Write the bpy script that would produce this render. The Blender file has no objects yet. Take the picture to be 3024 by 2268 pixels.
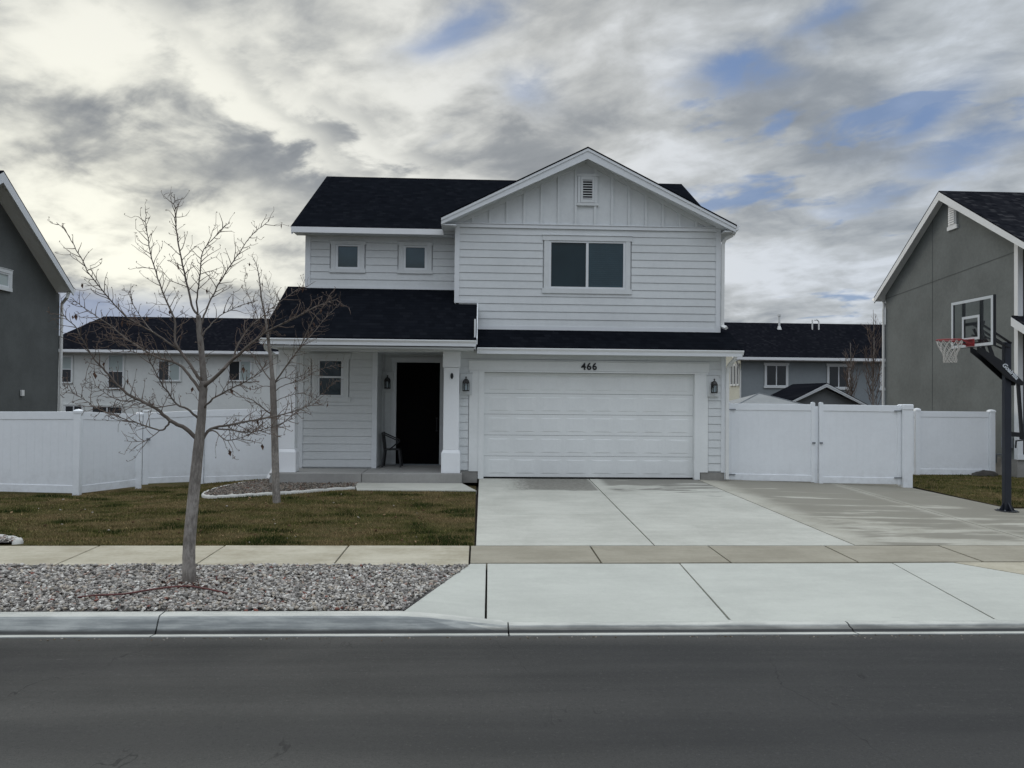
import bpy, math, random
import numpy as np
from mathutils import Vector, Matrix, noise as mnoise
random.seed(7)
RNG = np.random.default_rng(7)
scene = bpy.context.scene
COL = scene.collection
R = math.radians

# ------------------------------------------------------------------ node helpers
class Ex:
    """tiny expression wrapper over shader sockets"""
    def __init__(s, nt, sock): s.nt, s.s = nt, sock
    def _m(s, op, *a):
        n = s.nt.nodes.new('ShaderNodeMath'); n.operation = op
        for i, x in enumerate((s,) + a):
            if isinstance(x, Ex): s.nt.links.new(x.s, n.inputs[i])
            else: n.inputs[i].default_value = x
        return Ex(s.nt, n.outputs[0])
    def __add__(s, o): return s._m('ADD', o)
    __radd__ = __add__
    def __mul__(s, o): return s._m('MULTIPLY', o)
    __rmul__ = __mul__
    def __sub__(s, o): return s._m('SUBTRACT', o)
    def __rsub__(s, o): return (s * -1.0) + o
    def __truediv__(s, o): return s._m('DIVIDE', o)
    def pow(s, o): return s._m('POWER', o)
    def max(s, o): return s._m('MAXIMUM', o)
    def min(s, o): return s._m('MINIMUM', o)
    def exp(s): return s._m('EXPONENT')
    def abs(s): return s._m('ABSOLUTE')
    def sin(s): return s._m('SINE')
    def asin(s): return s._m('ARCSINE')
    def atan2(s, o): return s._m('ARCTAN2', o)
    def fract(s): return s._m('FRACT')
    def clamp(s): return s.max(0.0).min(1.0)
    def smooth(s, a, b, lo=0.0, hi=1.0):
        n = s.nt.nodes.new('ShaderNodeMapRange'); n.interpolation_type = 'SMOOTHSTEP'
        s.nt.links.new(s.s, n.inputs['Value'])
        n.inputs['From Min'].default_value = a; n.inputs['From Max'].default_value = b
        n.inputs['To Min'].default_value = lo; n.inputs['To Max'].default_value = hi
        return Ex(s.nt, n.outputs['Result'])

def vec(nt, x, y, z):
    n = nt.nodes.new('ShaderNodeCombineXYZ')
    for i, v in enumerate((x, y, z)):
        if isinstance(v, Ex): nt.links.new(v.s, n.inputs[i])
        else: n.inputs[i].default_value = v
    return n.outputs[0]
def sep(nt, sock):
    n = nt.nodes.new('ShaderNodeSeparateXYZ'); nt.links.new(sock, n.inputs[0])
    return [Ex(nt, o) for o in n.outputs]
def noise(nt, v, scale, detail=4, rough=.55, dist=0.0):
    n = nt.nodes.new('ShaderNodeTexNoise'); nt.links.new(v, n.inputs['Vector'])
    n.inputs['Scale'].default_value = scale; n.inputs['Detail'].default_value = detail
    n.inputs['Roughness'].default_value = rough; n.inputs['Distortion'].default_value = dist
    return Ex(nt, n.outputs['Fac'])
def voro(nt, v, scale, out='Color'):
    n = nt.nodes.new('ShaderNodeTexVoronoi'); nt.links.new(v, n.inputs['Vector'])
    n.inputs['Scale'].default_value = scale
    return n.outputs[out]
def mixc(nt, f, a, b, mode='MIX'):
    n = nt.nodes.new('ShaderNodeMix'); n.data_type = 'RGBA'; n.blend_type = mode; n.clamp_factor = True
    for x, i in ((f, 0), (a, 6), (b, 7)):
        if isinstance(x, Ex): nt.links.new(x.s, n.inputs[i])
        elif hasattr(x, 'is_output'): nt.links.new(x, n.inputs[i])
        elif i == 0: n.inputs[0].default_value = x
        else: n.inputs[i].default_value = (*x, 1) if len(x) == 3 else x
    return n.outputs[2]
def objco(nt): return nt.nodes.new('ShaderNodeTexCoord').outputs['Object']
def worldco(nt): return nt.nodes.new('ShaderNodeNewGeometry').outputs['Position']

def newmat(name):
    m = bpy.data.materials.new(name); m.use_nodes = True
    nt = m.node_tree; b = nt.nodes['Principled BSDF']
    return m, nt, b
def setc(nt, b, c, rough=None, bump=None, bstr=.3, bdist=.01):
    if hasattr(c, 'is_output'): nt.links.new(c, b.inputs['Base Color'])
    else: b.inputs['Base Color'].default_value = (*c, 1)
    if rough is not None:
        if isinstance(rough, Ex): nt.links.new(rough.s, b.inputs['Roughness'])
        else: b.inputs['Roughness'].default_value = rough
    if bump is not None:
        n = nt.nodes.new('ShaderNodeBump'); n.inputs['Strength'].default_value = bstr; n.inputs['Distance'].default_value = bdist
        nt.links.new(bump.s, n.inputs['Height']); nt.links.new(n.outputs[0], b.inputs['Normal'])

def paint(name, c, rough=.55, var=.10, scale=1.2, grime=.0, bump=.0, bscale=60, metal=0):
    m, nt, b = newmat(name); v = worldco(nt)
    n = noise(nt, v, scale, 5, .6); n2 = noise(nt, v, scale*14, 4, .65)
    k = (n*.65 + n2*.35).smooth(.3, .7)
    lo = tuple(x*(1-var) for x in c); hi = tuple(min(1, x*(1+var*.6)) for x in c)
    cc = mixc(nt, k, lo, hi)
    if grime:
        z = sep(nt, v)[2]
        g = (noise(nt, v, 5, 5, .7).smooth(.35, .75) * z.smooth(-.3, .5, 1, 0)) * grime
        cc = mixc(nt, g, cc, (.16, .14, .11))
    setc(nt, b, cc, rough, noise(nt, v, bscale, 4, .6) if bump else None, bump, .004)
    b.inputs['Metallic'].default_value = metal
    return m

M = {}
def make_materials():
    M['siding'] = paint('white_siding_paint', (.655, .680, .688), .65, .08, .8, .18, .25, 55)
    M['trim'] = paint('white_trim_paint', (.70, .725, .745), .55, .04, 1.5, .12)
    M['vinyl'] = paint('white_vinyl', (.825, .855, .885), .45, .05, .8, .22)
    M['column'] = paint('shade_lifted_column_paint', (.86, .88, .90), .5, .03, 1.5)  # white trim lightened in colour to make up for the porch eave's shade
    M['gutter'] = paint('white_metal_gutter', (.80, .815, .83), .38, .04, 2)
    M['garage'] = paint('embossed_steel_door', (.77, .79, .79), .5, .05, 1.3, .15, .5, 45)
    M['black'] = paint('black_door_paint', (.0035, .0035, .004), .7, .3, 3)
    M['black'].node_tree.nodes['Principled BSDF'].inputs['Specular IOR Level'].default_value = .05
    M['blackmetal'] = paint('black_powder_coat', (.006, .007, .010), .45, .3, 4, 0, .1, 90)
    M['polemetal'] = paint('navy_black_pole_coat', (.016, .020, .031), .42, .2, 3, 0, .1, 90)
    M['lampmetal'] = paint('dark_bronze_metal', (.02, .019, .018), .5, .2, 9)
    M['red'] = paint('red_rim_paint', (.33, .035, .04), .45, .2, 7)
    M['decal'] = paint('pale_decal', (.62, .66, .70), .5, .1, 9)
    M['net'] = paint('worn_white_net', (.55, .53, .50), .85, .15, 20)
    M['stucco_left'] = paint('charcoal_stucco', (.100, .108, .107), .9, .2, 1.4, 0, .7, 40)
    M['stucco_right'] = paint('grey_stucco', (.160, .174, .170), .9, .22, .8, .15, .7, 40)
    M['darksiding'] = paint('dark_grey_siding', (.055, .058, .062), .8, .14, .9, 0, .3, 40)
    M['stucco_pale'] = paint('pale_grey_stucco', (.67, .69, .675), .9, .08, .5, 0, .5, 20)
    M['stucco_blue'] = paint('blue_grey_stucco', (.235, .262, .278), .9, .10, .5, 0, .5, 20)
    M['stucco_sunlit'] = paint('sunlit_blue_grey_stucco', (.62, .62, .53), .9, .08, .5, 0, .5, 20)  # side face of the blue-grey house, sun glow put into a cream colour
    M['shedwall'] = paint('grey_shed_wall', (.15, .16, .165), .8, .12, .7)
    M['canvas'] = paint('grey_canvas', (.25, .26, .26), .8, .12, 2)
    M['found'] = paint('foundation_concrete', (.27, .265, .25), .9, .2, 4, .3, .6, 30)
    M['pvc'] = paint('white_plastic_pipe', (.72, .73, .72), .5, .05, 6)
    M['greymetal'] = paint('grey_metal_box', (.20, .22, .24), .5, .15, 6)
    M['hose'] = paint('dull_red_hose', (.10, .025, .022), .6, .3, 8)
    M['darkhole'] = paint('dark_opening', (.006, .006, .007), .8, .2, 5)
    M['seal'] = paint('rubber_seal', (.01, .01, .01), .8, .2, 5)
    M['interior'] = paint('dim_interior', (.012, .015, .018), .9, .2, 2)
    M['blind'] = paint('closed_blind', (.055, .110, .140), .7, .08, 4)
    M['pile'] = paint('dark_weed_cloth', (.05, .046, .04), .95, .4, 9)
    M['whitecurb'] = paint('pale_poured_edging', (.50, .495, .46), .85, .2, 5, .0, .5, 35)
    # glass: dark room behind a reflecting pane
    m, nt, b = newmat('window_glass'); v = worldco(nt)
    setc(nt, b, mixc(nt, noise(nt, v, 1.3, 3), (.008, .020, .026), (.016, .036, .046)), .03)
    b.inputs['Specular IOR Level'].default_value = .42; M['glass'] = m
    m, nt, b = newmat('painted_sky_window_glass'); v = worldco(nt); zc = sep(nt, v)[2]
    setc(nt, b, mixc(nt, ((zc-5.03)*1.6 + (noise(nt, v, 2.2, 3)-.5)*.9).clamp(), (.030, .050, .054), (.070, .125, .165)), .04); b.inputs['Specular IOR Level'].default_value = .6; M['glass_painted_sky'] = m  # blue sky reflection painted into the pane, stronger towards the top
    m, nt, b = newmat('far_window_glass'); v = worldco(nt)
    setc(nt, b, mixc(nt, noise(nt, v, .8, 2), (.012, .014, .018), (.035, .04, .045)), .12); M['farglass'] = m
    m, nt, b = newmat('far_window_shade'); setc(nt, b, mixc(nt, noise(nt, worldco(nt), 1.5, 2), (.30, .36, .36), (.42, .48, .47)), .3); M['farshade'] = m
    def clear(name, tint, refl):
        m = bpy.data.materials.new(name); m.use_nodes = True; nt = m.node_tree; nt.nodes.clear()
        o = nt.nodes.new('ShaderNodeOutputMaterial'); t = nt.nodes.new('ShaderNodeBsdfTransparent'); g = nt.nodes.new('ShaderNodeBsdfGlossy')
        g.inputs['Roughness'].default_value = .02; mx = nt.nodes.new('ShaderNodeMixShader'); lw = nt.nodes.new('ShaderNodeLayerWeight'); lw.inputs[0].default_value = .5
        fr = Ex(nt, lw.outputs['Facing']).pow(4.0)*.55 + refl
        k = noise(nt, worldco(nt), 2.0, 2)
        nt.links.new(mixc(nt, k, tuple(x*.94 for x in tint), tint), t.inputs['Color'])
        nt.links.new(fr.s, mx.inputs[0]); nt.links.new(t.outputs[0], mx.inputs[1]); nt.links.new(g.outputs[0], mx.inputs[2]); nt.links.new(mx.outputs[0], o.inputs[0])
        return m
    M['clear'] = clear('clear_pane', (.80, .86, .88), .045)
    M['acrylic'] = clear('backboard_acrylic', (.74, .78, .79), .035)
    # shingles
    def shingle(name, lo, hi, fl):
        m, nt, b = newmat(name); v = worldco(nt); x, y, z = sep(nt, v)
        row = (z*13.0)._m('FLOOR'); u = x*6.5 + y*.9 + row*.53
        tab = noise(nt, vec(nt, u._m('FLOOR'), row, 3.0), 1.7, 0)
        big = noise(nt, v, .9, 4, .6); fine = noise(nt, v, 75, 3, .7)
        k = (tab*.6 + big*.35 + fine*.5 - .22).clamp()
        c = mixc(nt, k.smooth(.15, .95), lo, hi)
        c = mixc(nt, (tab.smooth(.58, .72))*fl, c, (.055, .055, .058))
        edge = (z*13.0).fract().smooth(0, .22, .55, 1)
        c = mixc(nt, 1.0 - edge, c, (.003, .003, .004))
        setc(nt, b, c, .9, fine*.5 + (z*13.0).fract()*.5, .5, .012)
        b.inputs['Specular IOR Level'].default_value = .0
        return m
    M['shingle'] = shingle('black_asphalt_shingles', (.0052, .0062, .0086), (.0110, .0128, .0170), .03)
    M['shingle_far'] = shingle('distant_dark_shingles', (.006, .0068, .0095), (.0135, .0145, .019), .1)
    M['shingle_right'] = shingle('mottled_charcoal_shingles', (.007, .008, .011), (.028, .029, .034), .5)
    # bark
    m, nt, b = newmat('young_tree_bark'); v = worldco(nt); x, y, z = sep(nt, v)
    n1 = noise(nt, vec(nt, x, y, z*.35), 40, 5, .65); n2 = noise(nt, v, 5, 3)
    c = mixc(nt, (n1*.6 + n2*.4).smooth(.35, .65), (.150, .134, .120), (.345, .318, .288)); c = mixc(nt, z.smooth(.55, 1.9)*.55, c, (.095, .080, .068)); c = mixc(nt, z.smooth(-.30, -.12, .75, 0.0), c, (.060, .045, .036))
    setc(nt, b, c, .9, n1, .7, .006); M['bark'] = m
    m, nt, b = newmat('limb_bark'); v = worldco(nt)
    setc(nt, b, mixc(nt, noise(nt, v, 9, 4), (.068, .054, .045), (.170, .146, .124)), .9); M['limb'] = m
    m, nt, b = newmat('twig_bark'); v = worldco(nt)
    setc(nt, b, mixc(nt, noise(nt, v, 6, 3), (.078, .053, .041), (.165, .120, .093)), .85); M['twig'] = m
    m, nt, b = newmat('dead_leaf'); setc(nt, b, mixc(nt, noise(nt, worldco(nt), 12, 2), (.05, .025, .015), (.12, .06, .035)), .8); M['leaf'] = m
    # attribute coloured loose stuff
    def attr(name, rough, jitter, sc):
        m, nt, b = newmat(name); a = nt.nodes.new('ShaderNodeAttribute'); a.attribute_name = 'tone'
        k = noise(nt, worldco(nt), sc, 3, .6).smooth(.25, .75, 1-jitter, 1+jitter*.5)
        c = mixc(nt, 1.0, a.outputs['Color'], vec(nt, k, k, k), 'MULTIPLY')
        setc(nt, b, c, rough); b.inputs['Specular IOR Level'].default_value = .12; return m
    M['stone'] = attr('crushed_stone', .85, .35, 60); M['blade'] = attr('dormant_grass_blade', .8, .2, 3)
    # soil below everything
    m, nt, b = newmat('soil'); v = worldco(nt)
    setc(nt, b, mixc(nt, noise(nt, v, 7, 5, .7), (.020, .016, .012), (.075, .062, .048)), .95, noise(nt, v, 30, 4), .6, .02); M['soil'] = m
    m, nt, b = newmat('turf_base'); v = worldco(nt)
    p1 = noise(nt, v, .75, 4, .6, .4); p2 = noise(nt, v, 4, 5, .7); p3 = noise(nt, v, 45, 4, .7)
    c = mixc(nt, (p1*.55 + p2*.45).smooth(.42, .60), (.118, .090, .045), (.068, .070, .026))
    c = mixc(nt, (p2*.6 + p1*.4).smooth(.55, .66), c, (.036, .046, .013))
    c = mixc(nt, p3.smooth(.35, .7)*.45, c, (.045, .030, .012)); b.inputs['Specular IOR Level'].default_value = .05
    setc(nt, b, c, .95, p3, .9, .03); M['turf'] = m
    m, nt, b = newmat('gravel_base'); v = worldco(nt)
    setc(nt, b, mixc(nt, noise(nt, v, 40, 4, .7), (.035, .03, .028), (.16, .15, .145)), .95, noise(nt, v, 50, 3), .9, .02); M['gravelbase'] = m

    # asphalt
    m, nt, b = newmat('worn_asphalt'); v = worldco(nt); x, y, z = sep(nt, v)
    lane = noise(nt, vec(nt, x*.12, y*1.6, 0.0), 1.0, 4, .6); patch = noise(nt, v, .55, 5, .6, .5)
    grit = noise(nt, v, 120, 2, .8); grit2 = noise(nt, v, 34, 4, .75)
    c = mixc(nt, (lane*.6 + patch*.4).smooth(.38, .62), (.044, .0435, .041), (.074, .072, .067))
    c = mixc(nt, (y.smooth(7.2, 4.6)*x.smooth(2.0, -2.5))*.55, c, (.105, .103, .094)); c = mixc(nt, x.smooth(-1.5, 2.5)*.40, c, (.044, .045, .046))
    c = mixc(nt, (grit.smooth(.35, .75))*.45, c, (.028, .028, .028)); c = mixc(nt, grit2.smooth(.30, .45, 1.0, 0.0)*.5, c, (.030, .030, .030)); c = mixc(nt, grit2.smooth(.56, .76)*.38, c, (.15, .147, .135))
    scuff = noise(nt, vec(nt, x*1.2, y*7.0, 5.0), 1.0, 5, .7).smooth(.66, .76)
    c = mixc(nt, scuff*.7, c, (.19, .185, .17))
    oil = noise(nt, vec(nt, x*.9, y*3.0, 11.0), 1.0, 5, .7).smooth(.69, .78)
    c = mixc(nt, oil*.6, c, (.022, .022, .024))
    wear = ((y-5.35).abs().smooth(.10, .42, 1.0, 0.0)).max((y-6.85).abs().smooth(.10, .40, 1.0, 0.0)) * noise(nt, vec(nt, x*.25, y*.8, 21.0), 1.0, 3).smooth(.3, .6)
    c = mixc(nt, wear*.30, c, (.040, .040, .040))
    seam = (noise(nt, vec(nt, x*.7, y*.25, 31.0), 1.0, 5, .6)-.5).abs().smooth(.0, .004, 1.0, 0.0)*noise(nt, v, .5, 2).smooth(.52, .60)
    c = mixc(nt, seam*.55, c, (.018, .018, .018))
    dust = (y + (grit2-.5)*.25 + (patch-.5)*.3).smooth(7.35, 7.70)
    c = mixc(nt, dust*.35, c, (.11, .105, .095))
    b.inputs['Specular IOR Level'].default_value = .12
    setc(nt, b, c, (patch*.2 + .75), grit*.6 + grit2*.4, .8, .008); M['asphalt'] = m

    # concretes
    def concrete(name, lo, hi, damp=None, stain=.3, seed=0.0, dampc=(.115, .108, .092)):
        m, nt, b = newmat(name); v = worldco(nt); x, y, z = sep(nt, v)
        w = vec(nt, x + seed, y, z)
        n1 = noise(nt, w, .8, 5, .6, .3); n2 = noise(nt, vec(nt, x*1.2 + seed, y*5.0, 0.0), 1.0, 5, .65, .3); g = noise(nt, v, 120, 2, .8); g2 = noise(nt, v, 14, 5, .7)
        c = mixc(nt, (n1*.5 + n2*.3 + g2*.2).smooth(.34, .66), lo, hi)
        c = mixc(nt, g.smooth(.45, .8)*.22, c, tuple(q*.45 for q in lo))
        sp = noise(nt, vec(nt, x*2.3 + seed, y*5.0, 3.0), 1.0, 3, .55).smooth(.72, .80)
        c = mixc(nt, sp*stain, c, tuple(q*.5 for q in lo))
        rough = .85
        if damp:
            k = damp(nt, x, y, n1, n2, g2)
            c = mixc(nt, k, c, dampc); 
        setc(nt, b, c, rough, g*.5 + g2*.5, .35, .004); return m
    def damp_left(nt, x, y, n1, n2, g2):
        a = (y + (n2 - .5)*.8 + (n1 - .5)*.8).smooth(16.12, 16.30)          # wet strip along the door
        side = (x + (g2 - .5)*1.2).smooth(.35, 1.3)
        st = noise(nt, vec(nt, x*.55, y*2.6, 17.0), 1.0, 5, .62, .3)
        b2 = (st + (y-16.6)*.13).smooth(.46, .56) * y.smooth(14.8, 15.8) * x.smooth(2.72, 2.95)
        return (a*side*x.smooth(2.50, 2.60, 1.0, 0.0)*(.75 + (g2-.5)*.9)).max(b2*.72)
    def damp_right(nt, x, y, n1, n2, g2):
        st = noise(nt, vec(nt, x*.35, y*1.9, 7.0), 1.0, 5, .62, .3)
        k = (st + (y-15.0)*.02).smooth(.34, .47)*.85
        edge = (x + (n2 - .5)*.9 + (y-17.5)*.075).smooth(5.30, 5.9)
        rim = (x - 8.60 + (g2-.5)*.25 + (n2-.5)*.3).abs().smooth(.02, .24, .45, 1.0)
        return k*edge*rim
    M['drive'] = concrete('driveway_concrete', (.385, .382, .335), (.515, .512, .455), damp_left, .45)
    M['pad'] = concrete('damp_pad_concrete', (.31, .295, .240), (.46, .445, .380), damp_right, .3, 3.0, (.190, .178, .142))
    M['walk'] = concrete('tan_sidewalk_concrete', (.315, .280, .200), (.515, .480, .380), None, .5, 9.0)
    M['walk_wet'] = concrete('tan_damp_sidewalk_concrete', (.245, .222, .168), (.345, .318, .250), None, .5, 15.0)
    M['apron'] = concrete('pale_apron_concrete', (.42, .428, .385), (.505, .515, .462), None, .3, 5.0)
    M['slab'] = concrete('porch_concrete', (.27, .265, .25), (.36, .355, .34), None, .4, 2.0)
    m, nt, b = newmat('kerb_concrete'); v = worldco(nt); x, y, z = sep(nt, v)
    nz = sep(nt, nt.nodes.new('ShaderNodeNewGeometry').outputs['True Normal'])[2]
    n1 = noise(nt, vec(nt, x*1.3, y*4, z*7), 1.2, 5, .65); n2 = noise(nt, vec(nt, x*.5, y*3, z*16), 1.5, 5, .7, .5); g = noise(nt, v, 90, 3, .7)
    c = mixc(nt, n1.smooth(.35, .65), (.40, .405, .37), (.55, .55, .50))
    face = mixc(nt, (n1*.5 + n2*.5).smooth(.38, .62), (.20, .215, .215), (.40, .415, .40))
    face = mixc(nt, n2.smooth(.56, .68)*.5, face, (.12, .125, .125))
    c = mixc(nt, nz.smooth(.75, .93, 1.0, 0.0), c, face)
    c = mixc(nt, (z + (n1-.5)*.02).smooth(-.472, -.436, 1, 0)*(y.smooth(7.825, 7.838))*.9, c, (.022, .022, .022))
    c = mixc(nt, g.smooth(.5, .8)*.25, c, (.14, .14, .13))
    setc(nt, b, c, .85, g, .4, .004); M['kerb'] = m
make_materials()

# ------------------------------------------------------------------ mesh helpers
class MB:
    def __init__(s): s.v, s.f = [], []
    def add(s, vs, fs):
        o = len(s.v); s.v += [tuple(p) for p in vs]; s.f += [tuple(i+o for i in q) for q in fs]; return s
    def box(s, x0, x1, y0, y1, z0, z1):
        return s.add([(x0,y0,z0),(x1,y0,z0),(x1,y1,z0),(x0,y1,z0),(x0,y0,z1),(x1,y0,z1),(x1,y1,z1),(x0,y1,z1)],
                     [(0,3,2,1),(4,5,6,7),(0,1,5,4),(1,2,6,5),(2,3,7,6),(3,0,4,7)])
    def prism(s, pts, off):
        n = len(pts); off = Vector(off); a = [Vector(p) for p in pts]; b = [p + off for p in a]
        return s.add(a + b, [tuple(range(n)), tuple(range(2*n-1, n-1, -1))] + [(i, i+n, (i+1) % n + n, (i+1) % n) for i in range(n)])
    def bar(s, a, b, w, h, up=(0,0,1)):
        a, b = Vector(a), Vector(b); d = (b-a).normalized(); u = Vector(up); r = d.cross(u)
        if r.length < 1e-4: r = d.cross(Vector((0,1,0)))
        r.normalize(); u = r.cross(d).normalized(); r *= w/2; u *= h/2
        return s.add([a-r-u, a+r-u, a+r+u, a-r+u, b-r-u, b+r-u, b+r+u, b-r+u],
                     [(0,3,2,1),(4,5,6,7),(0,1,5,4),(1,2,6,5),(2,3,7,6),(3,0,4,7)])
    def tube(s, pts, rad, n=8, cap=True):
        P = [Vector(p) for p in pts]; k = len(P)
        if not hasattr(rad, '__len__'): rad = [rad]*k
        prev = None; vs = []
        for i, p in enumerate(P):
            t = (P[min(i+1, k-1)] - P[max(i-1, 0)])
            t = t.normalized() if t.length > 1e-9 else Vector((0,0,1))
            if prev is None:
                a = t.cross(Vector((0,0,1)));
                if a.length < .1: a = t.cross(Vector((1,0,0)))
            else: a = prev - t*prev.dot(t)
            a.normalize(); prev = a; b = t.cross(a)
            vs += [p + (a*math.cos(2*math.pi*j/n) + b*math.sin(2*math.pi*j/n))*rad[i] for j in range(n)]
        fs = [(i*n+j, i*n+(j+1) % n, (i+1)*n+(j+1) % n, (i+1)*n+j) for i in range(k-1) for j in range(n)]
        if cap: fs += [tuple(range(n-1, -1, -1)), tuple(range((k-1)*n, k*n))]
        return s.add(vs, fs)
    def lathe(s, prof, c, n=16):
        vs = [(c[0]+r*math.cos(2*math.pi*j/n), c[1]+r*math.sin(2*math.pi*j/n), c[2]+z) for r, z in prof for j in range(n)]
        k = len(prof)
        return s.add(vs, [(i*n+j, i*n+(j+1) % n, (i+1)*n+(j+1) % n, (i+1)*n+j) for i in range(k-1) for j in range(n)] + [tuple(range(n-1,-1,-1)), tuple(range((k-1)*n, k*n))])
    def build(s, name, mat, parent=None, smooth=False, bevel=0.0):
        me = bpy.data.meshes.new(name)
        off = Vector((0,0,0)); p = parent
        while p is not None: off = off + p.location; p = p.parent
        me.from_pydata([tuple(Vector(q) - off) for q in s.v], [], s.f); me.update()
        import bmesh
        bm = bmesh.new(); bm.from_mesh(me); bmesh.ops.recalc_face_normals(bm, faces=bm.faces); bm.to_mesh(me); bm.free()
        me.materials.append(mat)
        o = bpy.data.objects.new(name, me); COL.objects.link(o); o.parent = parent
        if smooth: me.polygons.foreach_set('use_smooth', [True]*len(me.polygons))
        if bevel:
            b = o.modifiers.new('edge', 'BEVEL'); b.width = bevel; b.segments = 2; b.limit_method = 'ANGLE'; b.angle_limit = R(40)
        return o
def tag(o, label=None, cat=None, group=None, kind=None):
    if label: o['label'] = label
    if cat: o['category'] = cat
    if group: o['group'] = group
    if kind: o['kind'] = kind
    return o
def thing(name, loc, label, cat, group=None):
    o = bpy.data.objects.new(name, None); COL.objects.link(o); o.location = loc; o.empty_display_size = .2
    return tag(o, label, cat, group)
def structure(o): o['kind'] = 'structure'; return o
def sstep(a, b, x):
    t = min(1, max(0, (x-a)/(b-a))); return t*t*(3-2*t)

# ------------------------------------------------------------------ levels of the lot (garage floor = 0)
def lawn_z(x, y):
    if x < 5:
        t = sstep(11.2, 16.4, y); k = sstep(-7.5, -4.0, x)
        return -.275 + .15*t*k - .03*sstep(16.8, 18.3, y)*sstep(-5.5, -7.0, x)
    return -.235 + .03*sstep(15, 20, y)
def drive_z(x, y):
    t = (y - 11.22)/(17.9 - 11.22)
    top = 0.0 if x < 5.8 else -.115*(x-5.8)/2.4 if x < 8.2 else -.115 - .085*min(1, (x-8.2)/2.2)
    return -.262 + t*(top + .262)

def grid(name, xs, ys, zf, mat, kind='structure'):
    mb = MB(); nx = len(xs)
    mb.v = [(x, y, zf(x, y)) for y in ys for x in xs]
    mb.f = [(j*nx+i, j*nx+i+1, (j+1)*nx+i+1, (j+1)*nx+i) for j in range(len(ys)-1) for i in range(nx-1)]
    o = mb.build(name, mat, None, True); o['kind'] = kind; return o
def ground_z(x, y):
    if y < 7.87: return -.62
    if y < 10.0: return -.56
    if y < 11.2: return -.40
    if y < 60: return min(lawn_z(x, y), drive_z(x, min(y, 17.9)) if 0 < x < 13 else 9) - .09 if -30 < x < 30 and y < 30 else -.42
    return -.6
xs = [-900,-300,-100,-40,-30,-20,-14] + [-12+.5*i for i in range(57)] + [18,20,30,40,100,300,900]
ys = [-900,-200,-40,-10,0,7.86,7.88,8.5,9.95,10.3,11.15,11.25] + [11.5+.5*i for i in range(30)] + [27,30,40,60,120,300,900]
grid('ground', xs, ys, ground_z, M['soil'])

# road, with a light crown, reaching under the camera and on to the far kerb
def road_z(x, y): return -.482 + .085*(1 - ((y-3.0)/4.72)**2)
grid('road', [-90,-30,-10,-5,0,5,10,30,90], [-1.72+.472*i for i in range(21)], road_z, M['asphalt'])

# kerb: lofted profile, full height beside the gravel, dropped along the driveway apron
def kerb_profile(h):          # h = 1 full, 0 dropped
    top = -.432 + .102*h
    fx = 7.885 + .01*h
    return [(8.10, top-.25), (8.10, top-.004), (8.085, top), (7.985-.02*h, top-.002), (7.955-.01*h, top-.010), (7.932-.006*h, top-.026), (7.865, -.466), (7.852, -.486), (7.838, -.488), (7.725, -.474), (7.700, -.62)]
def kerb_piece(mb, stations):
    k = len(kerb_profile(1)); vs = []
    for x, h in stations: vs += [(x, y, z) for y, z in kerb_profile(h)]
    n = len(stations)
    fs = [(i*k+j, (i+1)*k+j, (i+1)*k+j+1, i*k+j+1) for i in range(n-1) for j in range(k-1)]
    mb.add(vs, fs + [tuple(range(k-1, -1, -1)), tuple(range((n-1)*k, n*k))])
mb = MB(); g = .008
for a, b in [(-30,-25),(-25,-20),(-20,-15),(-15,-10.2),(-10.2,-6.7),(-6.7,-3.2)]: kerb_piece(mb, [(a+g, 1), (b-g, 1)])
kerb_piece(mb, [(-3.2+g, 1), (-.80, 1), (-.5, .80), (-.1, .40), (.18, .10), (.325-g, 0)])
for a, b in [(.325,3.9),(3.9,7.4),(7.4,9.0)]: kerb_piece(mb, [(a+g, 0), (b-g, 0)])
kerb_piece(mb, [(9.0+g, 0), (10.1, 1), (13, 1)]); kerb_piece(mb, [(13+g*2, 1), (30, 1)])
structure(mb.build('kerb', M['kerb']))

# slabs
def slab4(mb, c, th=.10):     # c: four corners with heights, counter-clockwise
    mb.prism(c, (0, 0, -th))
J = [-5.36 + 1.752*k for k in range(-12, 18)]
def sw_front(x): return 10.035 if x < -.21 else 10.175 + .012*x
def sw_back(x): return 11.235 + .007*x
for nm, sel, mt in (('sidewalk', lambda x: x < -.25, 'walk'), ('sidewalk', lambda x: x >= -.25, 'walk_wet')):
    mb = MB()
    for a in J:
        if not sel(a): continue
        b = a + 1.752; a2, b2 = a + .012, b - .012; m_ = a + .5
        f = 10.035 if a < -.25 else sw_front(a)
        dz = .004*math.sin(a*3)
        slab4(mb, [(a2, f+.012, -.282+dz), (b2, (10.035 if a < -.25 else sw_front(b))+.012, -.282), (b2, sw_back(b2), -.263), (a2, sw_back(a2), -.263+dz)])
    structure(mb.build(nm, M[mt], bevel=.007))

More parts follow.
